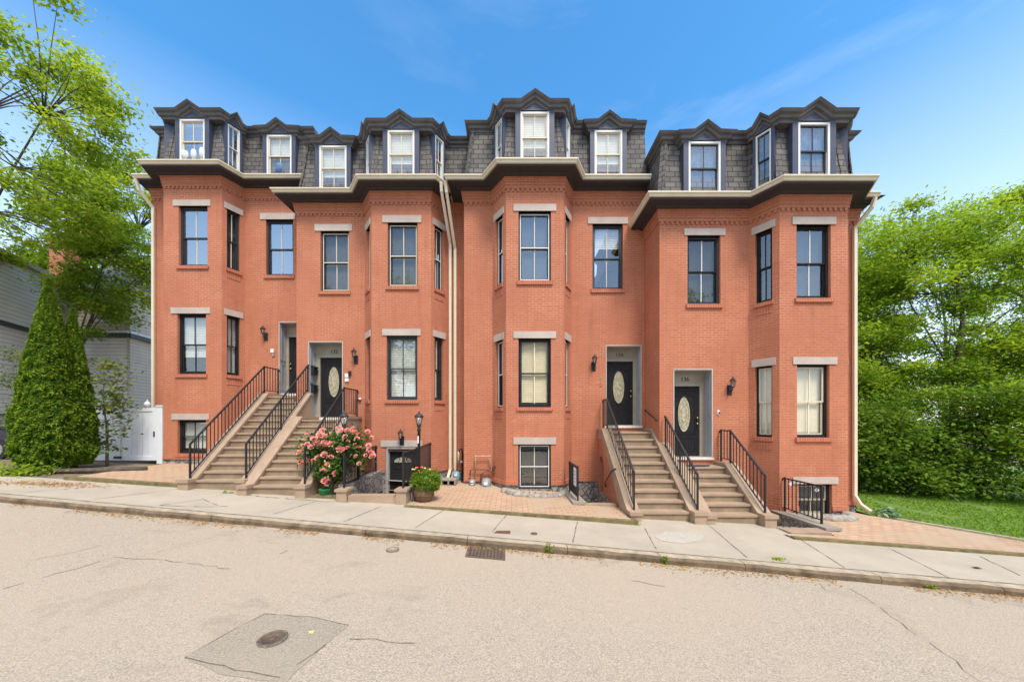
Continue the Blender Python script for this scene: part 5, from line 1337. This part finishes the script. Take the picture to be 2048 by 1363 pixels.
# scraps
def scrap(label, px, py, mat, conv, zf, r, seed):
    x, y = conv(px, py); z = zf(x, y); m = MB(); q = random.Random(seed); n = 5; P = [[(x + r * (i / n - .5) * 2 + q.uniform(-.3, .3) * r, y + r * .6 * (j / n - .5) * 2, z + .004 + q.uniform(0, .5) * r) for i in range(n + 1)] for j in range(n + 1)]
    for i in range(n):
        for j in range(n): m.face([P[j][i], P[j][i + 1], P[j + 1][i + 1], P[j + 1][i]])
    tag(m.build('paper_scrap', mat), label, 'litter')
scrap('crumpled white paper in the gutter left of the drain', 764, 1071, 'paper', R, RD, .06, 1); scrap('flattened white paper in the gutter further left', 430, 1041, 'paper', R, RD, .07, 2)
scrap('bright yellow scrap on the dark asphalt patch', 622, 1265, 'yellow', R, RD, .025, 3); scrap('small white scrap before the rose bed', 650, 991, 'paper', G, GS, .05, 4); scrap('brown leaf lying on the right end of the pavement', 1954, 1136, 'rust', G, GS, .05, 5)

# ------------------------------------------------------------------ left neighbours
T = thing('picket_gate', 'white vinyl board gate between the arborvitae and the leftmost house', 'gate', ((258 - CX) / F * 11.6, 11.6, GS(-12.9, 11.6))); d = 11.6
X = lambda px: (px - CX) / F * d; Z = lambda py: Zp(py, d)
zg = GS(-12.9, 11.6) + .02
for px0, px1, zt, nm in ((229, 241, 818, 'gate_stile'), (307, 316, 814, 'gate_stile')):
    m = MB(); m.box(X(px0), X(px1), d - .03, d + .06, zg + .06, Z(zt)); m.build(nm, 'vinyl', T)
m = MB(); n = 6
for i in range(n): a = X(241) + (X(307) - X(241)) * i / n; b = X(241) + (X(307) - X(241)) * (i + 1) / n; m.box(a + .006, b - .006, d + (.0 if i % 2 else .004), d + .04, zg + .1, Z(818))
m.build('board_panel', 'vinyl', T)
for z0, z1 in ((zg + .06, zg + .2), (Z(822), Z(815))): m = MB(); m.box(X(241), X(307), d - .022, d + .05, z0, z1); m.build('gate_rail', 'vinyl', T)
m = MB(); m.box(X(230), X(245), d - .045, d - .028, zg + .12, zg + .2); m.build('hinge', 'iron', T)
m = MB(); m.box(X(309), X(311.5), d - .045, d - .03, Z(873), Z(862)); m.build('latch', 'iron', T)
T = thing('vinyl_fence', 'white vinyl fence panel behind the sapling, left of the gate', 'fence', (X(205), d, zg))
m = MB()
for i in range(5): a = X(170) + (X(228) - X(170)) * i / 5; b = X(170) + (X(228) - X(170)) * (i + 1) / 5; m.box(a + .006, b - .006, d + .02, d + .05, zg + .1, Z(822))
m.build('board_panel', 'vinyl', T); m = MB(); m.box(X(165), X(229), d + .01, d + .06, zg + .06, zg + .2); m.box(X(165), X(229), d + .01, d + .06, Z(826), Z(818)); m.build('fence_rail', 'vinyl', T)
T = thing('gate_post', 'white vinyl post against the leftmost house', 'post', (X(322), d, zg)); m = MB(); m.box(X(317), X(328), d - .06, d + .08, zg - .05, Z(813)); m.build('shaft', 'vinyl', T); m = MB(); m.box(X(316), X(329), d - .08, d + .1, Z(813), Z(810)); m.build('cap', 'vinyl', T)
m = MB(); m.box(X(329.5), X(335), d + .02, d + .05, zg + .3, Z(818)); m.build('filler_board', 'vinyl', T)
x, z = X(294), Z(812); T = thing('garden_finial', 'white ornament on a ball standing on top of the gate', 'ornament', (x, d + .01, z)); m = MB(); m.lathe((x, d + .01, z - .03), [(.05, 0), (.05, .03), (.085, .06), (.09, .12), (.06, .17), (.015, .2)], 12); m.build('cap_body', 'vinyl', T); m = MB(); m.lathe((x, d + .01, z + .16), [(.012, 0), (.02, .03), (.004, .08)], 8); m.build('tip', 'vinyl', T)

# white clapboard house: long wall running back at the far left
def clap_house(label, pts, zg_, z1, z2, mat, roofmat, band=None, rz=2.0, name='clapboard_house', over=.35):
    T = thing(name, label, 'house', (pts[0][0], pts[0][1], zg_)); m = MB()
    n = len(pts)
    for i in range(n):
        a, b = pts[i], pts[(i + 1) % n]; m.face([(a[0], a[1], zg_), (b[0], b[1], zg_), (b[0], b[1], z2), (a[0], a[1], z2)])
    wl_ = m.build('wall', mat, T)
    cx_ = sum(p[0] for p in pts) / n; cy_ = sum(p[1] for p in pts) / n
    m = MB(); o = [(cx_ + (p[0] - cx_) * (1 + over / max(.1, math.hypot(p[0] - cx_, p[1] - cy_))), cy_ + (p[1] - cy_) * (1 + over / max(.1, math.hypot(p[0] - cx_, p[1] - cy_)))) for p in pts]
    i1 = ((o[0][0] + o[3][0]) / 2 * .75 + cx_ * .25, (o[0][1] + o[3][1]) / 2 * .75 + cy_ * .25, z2 + rz); i2 = ((o[1][0] + o[2][0]) / 2 * .75 + cx_ * .25, (o[1][1] + o[2][1]) / 2 * .75 + cy_ * .25, z2 + rz)
    q = [(p[0], p[1], z2 - .02) for p in o]
    m.face([q[0], q[1], i2, i1]); m.face([q[2], q[3], i1, i2]); m.face([q[1], q[2], i2]); m.face([q[3], q[0], i1]); m.face(list(reversed(q)))
    rf_ = m.build('roof', roofmat, T)
    m = MB()
    for i in range(n):
        a, b = q[i], q[(i + 1) % n]; m.bar((a[0], a[1], z2 - .06), (b[0], b[1], z2 - .06), .12, .2)
    m.build('eaves_board', 'lintel', rf_)
    if band:
        m = MB()
        for i in range(n):
            a, b = o[i], o[(i + 1) % n]; t = .35
            a2 = (cx_ + (a[0] - cx_) * .965, cy_ + (a[1] - cy_) * .965); b2 = (cx_ + (b[0] - cx_) * .965, cy_ + (b[1] - cy_) * .965)
            m.bar((a2[0], a2[1], band), (b2[0], b2[1], band), .16, .2)
        m.build('belt_course', 'trimgreen', T)
        m = MB()
        for i in range(n):
            a, b = o[i], o[(i + 1) % n]
            a2 = (cx_ + (a[0] - cx_) * .97, cy_ + (a[1] - cy_) * .97); b2 = (cx_ + (b[0] - cx_) * .97, cy_ + (b[1] - cy_) * .97); m.bar((a2[0], a2[1], band + .16), (b2[0], b2[1], band + .16), .2, .12)
        m.build('belt_moulding', 'vinyl', T)
    return T, wl_, rf_, o
d0, d1 = 10.5, 21.0
ln = lambda t: (-22.3 - .47 * t, 15 + t)
A, B = ln(-5.5), ln(5.6)
T, w_, r_, _ = clap_house('white clapboard house with dark green band at the left edge', [A, B, (B[0] - 8, B[1] - 3.8), (A[0] - 8, A[1] - 3.8)], -1.8, 0, 7.35, 'clapw', 'shingle', 4.25, 2.4)
T, w_, r_, _ = clap_house('weathered grey clapboard house behind the maple limbs', [(-22.9, 18.2), (-20.15, 18.2), (-21.6, 25.5), (-26.5, 25.5)], -1.6, 0, 7.0, 'clapg', 'shingle', 4.45, 3.2)
m = MB(); m.box(-26.7, -25.8, 19.9, 20.7, 6.2, 10.3); m.box(-26.76, -25.74, 19.84, 20.76, 10.1, 10.28); m.build('chimney', 'brick', r_)
fr = Fr((-22.9, 18.2), (-20.15, 18.2)); window(w_, fr, .9, 1.8, 5.2, 6.6, frame='vinyl', sash='vinyl', muntin='vinyl', glass='mid', rec=-.06)
m = MB(); m.box(-22.8, -20.3, 18.17, 18.2, -1.6, 4.3); m.build('lower_cladding', 'clapw', w_)
# car at the far left
def car(label, x1, y0, z):
    T = thing('parked_car', label, 'car', (x1 - 2.2, y0 + .9, z)); m = MB()
    prof = [(0, .35), (.03, .62), (-.08, .80), (-.95, .98), (-1.05, 1.0), (-1.75, 1.45), (-3.0, 1.48), (-4.0, 1.05), (-4.4, .95), (-4.42, .4), (-3.9, .25), (-.2, .25)]
    m.prism([(x1 + a, y0, z + b) for a, b in prof[:5] + prof[7:]], (0, 1.78, 0)); m.build('body', 'car', T)
    m = MB(); m.prism([(x1 + a, y0 + .12, z + b) for a, b in prof[4:8]], (0, 1.54, 0)); m.build('cabin_glass', 'mid', T)
    m = MB(); m.prism([(x1 - 1.72, y0 + .1, z + 1.44), (x1 - 3.0, y0 + .1, z + 1.47), (x1 - 3.0, y0 + .1, z + 1.53), (x1 - 1.9, y0 + .1, z + 1.51)], (0, 1.58, 0)); m.build('car_roof', 'car', T)
    for s_ in (y0 - .015, y0 + 1.45):
        m = MB(); m.box(x1 - .28, x1 + .02, s_, s_ + .34, z + .63, z + .76); m.build('headlight', 'lens', T)
        m = MB(); m.box(x1 - .38, x1 - .28, s_ + .005, s_ + .3, z + .64, z + .75); m.build('indicator', 'amber', T)
    for xx in (-.85, -3.55):
        for yy in (y0 - .02, y0 + 1.6):
            m = MB(); k = 18
            m.prism([(x1 + xx + .33 * math.cos(2 * math.pi * i / k), yy, z + .32 + .33 * math.sin(2 * math.pi * i / k)) for i in range(k)], (0, .2, 0)); wv = m.build('wheel', 'tyre', T)
            m = MB(); m.prism([(x1 + xx + .2 * math.cos(2 * math.pi * i / k), yy - .01, z + .32 + .2 * math.sin(2 * math.pi * i / k)) for i in range(k)], (0, .22, 0)); m.build('rim', 'meter', wv)
    return T
car('dark blue car, only its nose showing at the left edge beside the arborvitae', -15.85, 11.2, GS(-16.5, 11.5) - .02)
sheet('driveway', lin(-40, -11.4, 20), lambda x: BL(x) - .02, lambda x: 30, 'soil', -.012, 12)

# things seen through the panes
def sill_pot(label, px, py, d, r, h, mat, plant=False):
    x, z = (px - CX) / F * d, Zp(py, d); T = thing('window_pot', label, 'pot', (x, d, z), None); m = MB()
    m.lathe((x, d, z), [(r * .6, 0), (r, h * .5), (r * .95, h * .8), (r * .7, h), (r * .6, h)], 12); m.build('pot_body', mat, T)
    if plant:
        q = np.random.default_rng(5); C = np.stack([x + q.normal(size=60) * .06, d + q.normal(size=60) * .03, z + h + .07 + q.normal(size=60) * .05], 1); leaf_mesh('foliage', C, .06, 'leaf_c', T, q, q.uniform(0, 1, 60))
sill_pot('white pot, leftmost of three behind the dormer pane of the leftmost bay', 371, 322, 11.64, .10, .32, 'paper'); sill_pot('white pot, middle of three behind the dormer pane of the leftmost bay', 388, 322, 11.64, .085, .36, 'paper')
sill_pot('white pot, rightmost of three behind the dormer pane of the leftmost bay', 405, 322, 11.64, .09, .42, 'paper'); sill_pot('blue and white vase with a small plant behind the dormer pane left of house 132', 560, 352, 12.32, .13, .42, 'curtain', True)
x, z = (1067 - CX) / F * 10.6, Zp(487, 10.6); T = thing('pendant_lamp', 'white globe pendant lamp behind the upper bay window of house 134', 'pendant lamp', (x, 10.6, z)); m = MB(); m.lathe((x, 10.6, z), [(.03, -.12), (.15, -.06), (.18, 0), (.15, .07), (.03, .12)], 14); m.build('globe', 'paper', T)
m = MB(); m.tube([(x, 10.6, z + .1), (x, 10.6, z + 1.1)], .008, 5); m.build('cord', 'iron', T)

# ------------------------------------------------------------------ across the street (seen only mirrored in the panes)
T, w_, r_, _ = clap_house('cream clapboard house across the street, mirrored in the bay window of 134', [(6.5, -9.5), (-2.2, -9.5), (-2.2, -17), (6.5, -17)], -2.6, 0, 6.2, 'clapc', 'shingle', None, 2.6)
for k, (x, y, h, r) in enumerate(((-12, -13, 16.5, 4.6), (14.5, -13, 15, 4.6), (-23, -14, 17, 5))):
    z = RD(x, -5); tree('street_tree', ('broad street tree across the road on the left', 'broad street tree across the road on the right', 'broad street tree across the road far to the left')[k], (x, y, z), h, (x, y, z + h * .62, r, r, h * .4), 60, 9000, .4, 'leaf_a', 80 + k, 'trees across the road', tr=.25, clr=(1.0, 1.7))

# ------------------------------------------------------------------ sky, sun, camera
for o in ROOTS: o.location.z += UP
W = bpy.data.worlds.new('World'); SC.world = W; W.use_nodes = True; nt = W.node_tree
bg = nt.nodes['Background']; bg.inputs['Strength'].default_value = .15
EL, AZ = math.radians(58), math.radians(180 - 22)
sky = nt.nodes.new('ShaderNodeTexSky'); sky.sky_type = 'NISHITA'; sky.sun_disc = False; sky.sun_elevation = EL; sky.sun_rotation = AZ
sky.air_density = 1.0; sky.dust_density = .6; sky.ozone_density = 2.2
tc = nt.nodes.new('ShaderNodeTexCoord')
mp = nt.nodes.new('ShaderNodeMapping'); mp.inputs['Scale'].default_value = (1.3, 1.0, 5.5); mp.inputs['Rotation'].default_value = (0, .22, .5); L(nt, tc.outputs['Generated'], mp.inputs[0])
cn = nt.nodes.new('ShaderNodeTexNoise'); cn.inputs['Scale'].default_value = 2.1; cn.inputs['Detail'].default_value = 9; cn.inputs['Roughness'].default_value = .58; cn.inputs['Distortion'].default_value = .4; L(nt, mp.outputs[0], cn.inputs['Vector'])
sp = nt.nodes.new('ShaderNodeSeparateXYZ'); L(nt, tc.outputs['Generated'], sp.inputs[0])
cf = ramp(nt, cn.outputs['Fac'], .50, .82, 0, .18)
hz = ramp(nt, sp.outputs[2], .0, .62, .85, 0)
mx = nt.nodes.new('ShaderNodeMath'); mx.operation = 'MAXIMUM'; L(nt, hz, mx.inputs[1])
xr = ramp(nt, sp.outputs[0], -.35, .5, .15, 1.0); mu = nt.nodes.new('ShaderNodeMath'); mu.operation = 'MULTIPLY'; L(nt, cf, mu.inputs[0]); L(nt, xr, mu.inputs[1]); L(nt, mu.outputs[0], mx.inputs[0])
hs = nt.nodes.new('ShaderNodeHueSaturation'); hs.inputs['Hue'].default_value = .492; hs.inputs['Saturation'].default_value = 1.3; hs.inputs['Value'].default_value = 1.17; L(nt, sky.outputs[0], hs.inputs['Color'])
col = mixc(nt, mx.outputs[0], hs.outputs[0], (5.2, 5.4, 5.6))
cb = nt.nodes.new('ShaderNodeTexNoise'); cb.inputs['Scale'].default_value = 2.6; cb.inputs['Detail'].default_value = 8; L(nt, tc.outputs['Generated'], cb.inputs['Vector'])  # unseen bright clouds added behind the camera as soft frontal fill
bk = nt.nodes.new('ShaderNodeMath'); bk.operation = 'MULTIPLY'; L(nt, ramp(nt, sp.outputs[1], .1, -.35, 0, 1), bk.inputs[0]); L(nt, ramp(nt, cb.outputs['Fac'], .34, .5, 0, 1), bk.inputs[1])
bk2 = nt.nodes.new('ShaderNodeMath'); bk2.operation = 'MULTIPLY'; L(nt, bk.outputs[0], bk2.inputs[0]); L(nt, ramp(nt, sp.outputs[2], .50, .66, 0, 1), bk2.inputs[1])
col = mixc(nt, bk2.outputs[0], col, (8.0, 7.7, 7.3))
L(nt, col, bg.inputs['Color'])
sd = bpy.data.lights.new('sun', 'SUN'); sd.energy = 2.0; sd.angle = math.radians(16); sd.color = (1, .94, .84)
so = bpy.data.objects.new('sun', sd); COL.objects.link(so)
dv = Vector((math.sin(AZ) * math.cos(EL), math.cos(AZ) * math.cos(EL), math.sin(EL))); so.rotation_euler = dv.to_track_quat('Z', 'Y').to_euler(); so.location = dv * 60
cd = bpy.data.cameras.new('camera'); cam = bpy.data.objects.new('camera', cd); COL.objects.link(cam); SC.camera = cam
cam.location = (0, 0, UP); cam.rotation_euler = (math.radians(90), 0, 0)
cd.sensor_width = 36; cd.lens = F / 2048 * 36; cd.shift_x = 0; cd.shift_y = (HY - 681.5) / 2048; cd.clip_start = .05; cd.clip_end = 2000
vs = SC.view_settings; vs.view_transform = 'Standard'; vs.look = 'None'; vs.exposure = .90; vs.gamma = 1
SC.render.engine = 'CYCLES'; SC.cycles.max_bounces = 8; SC.cycles.transparent_max_bounces = 12; SC.cycles.use_denoising = True
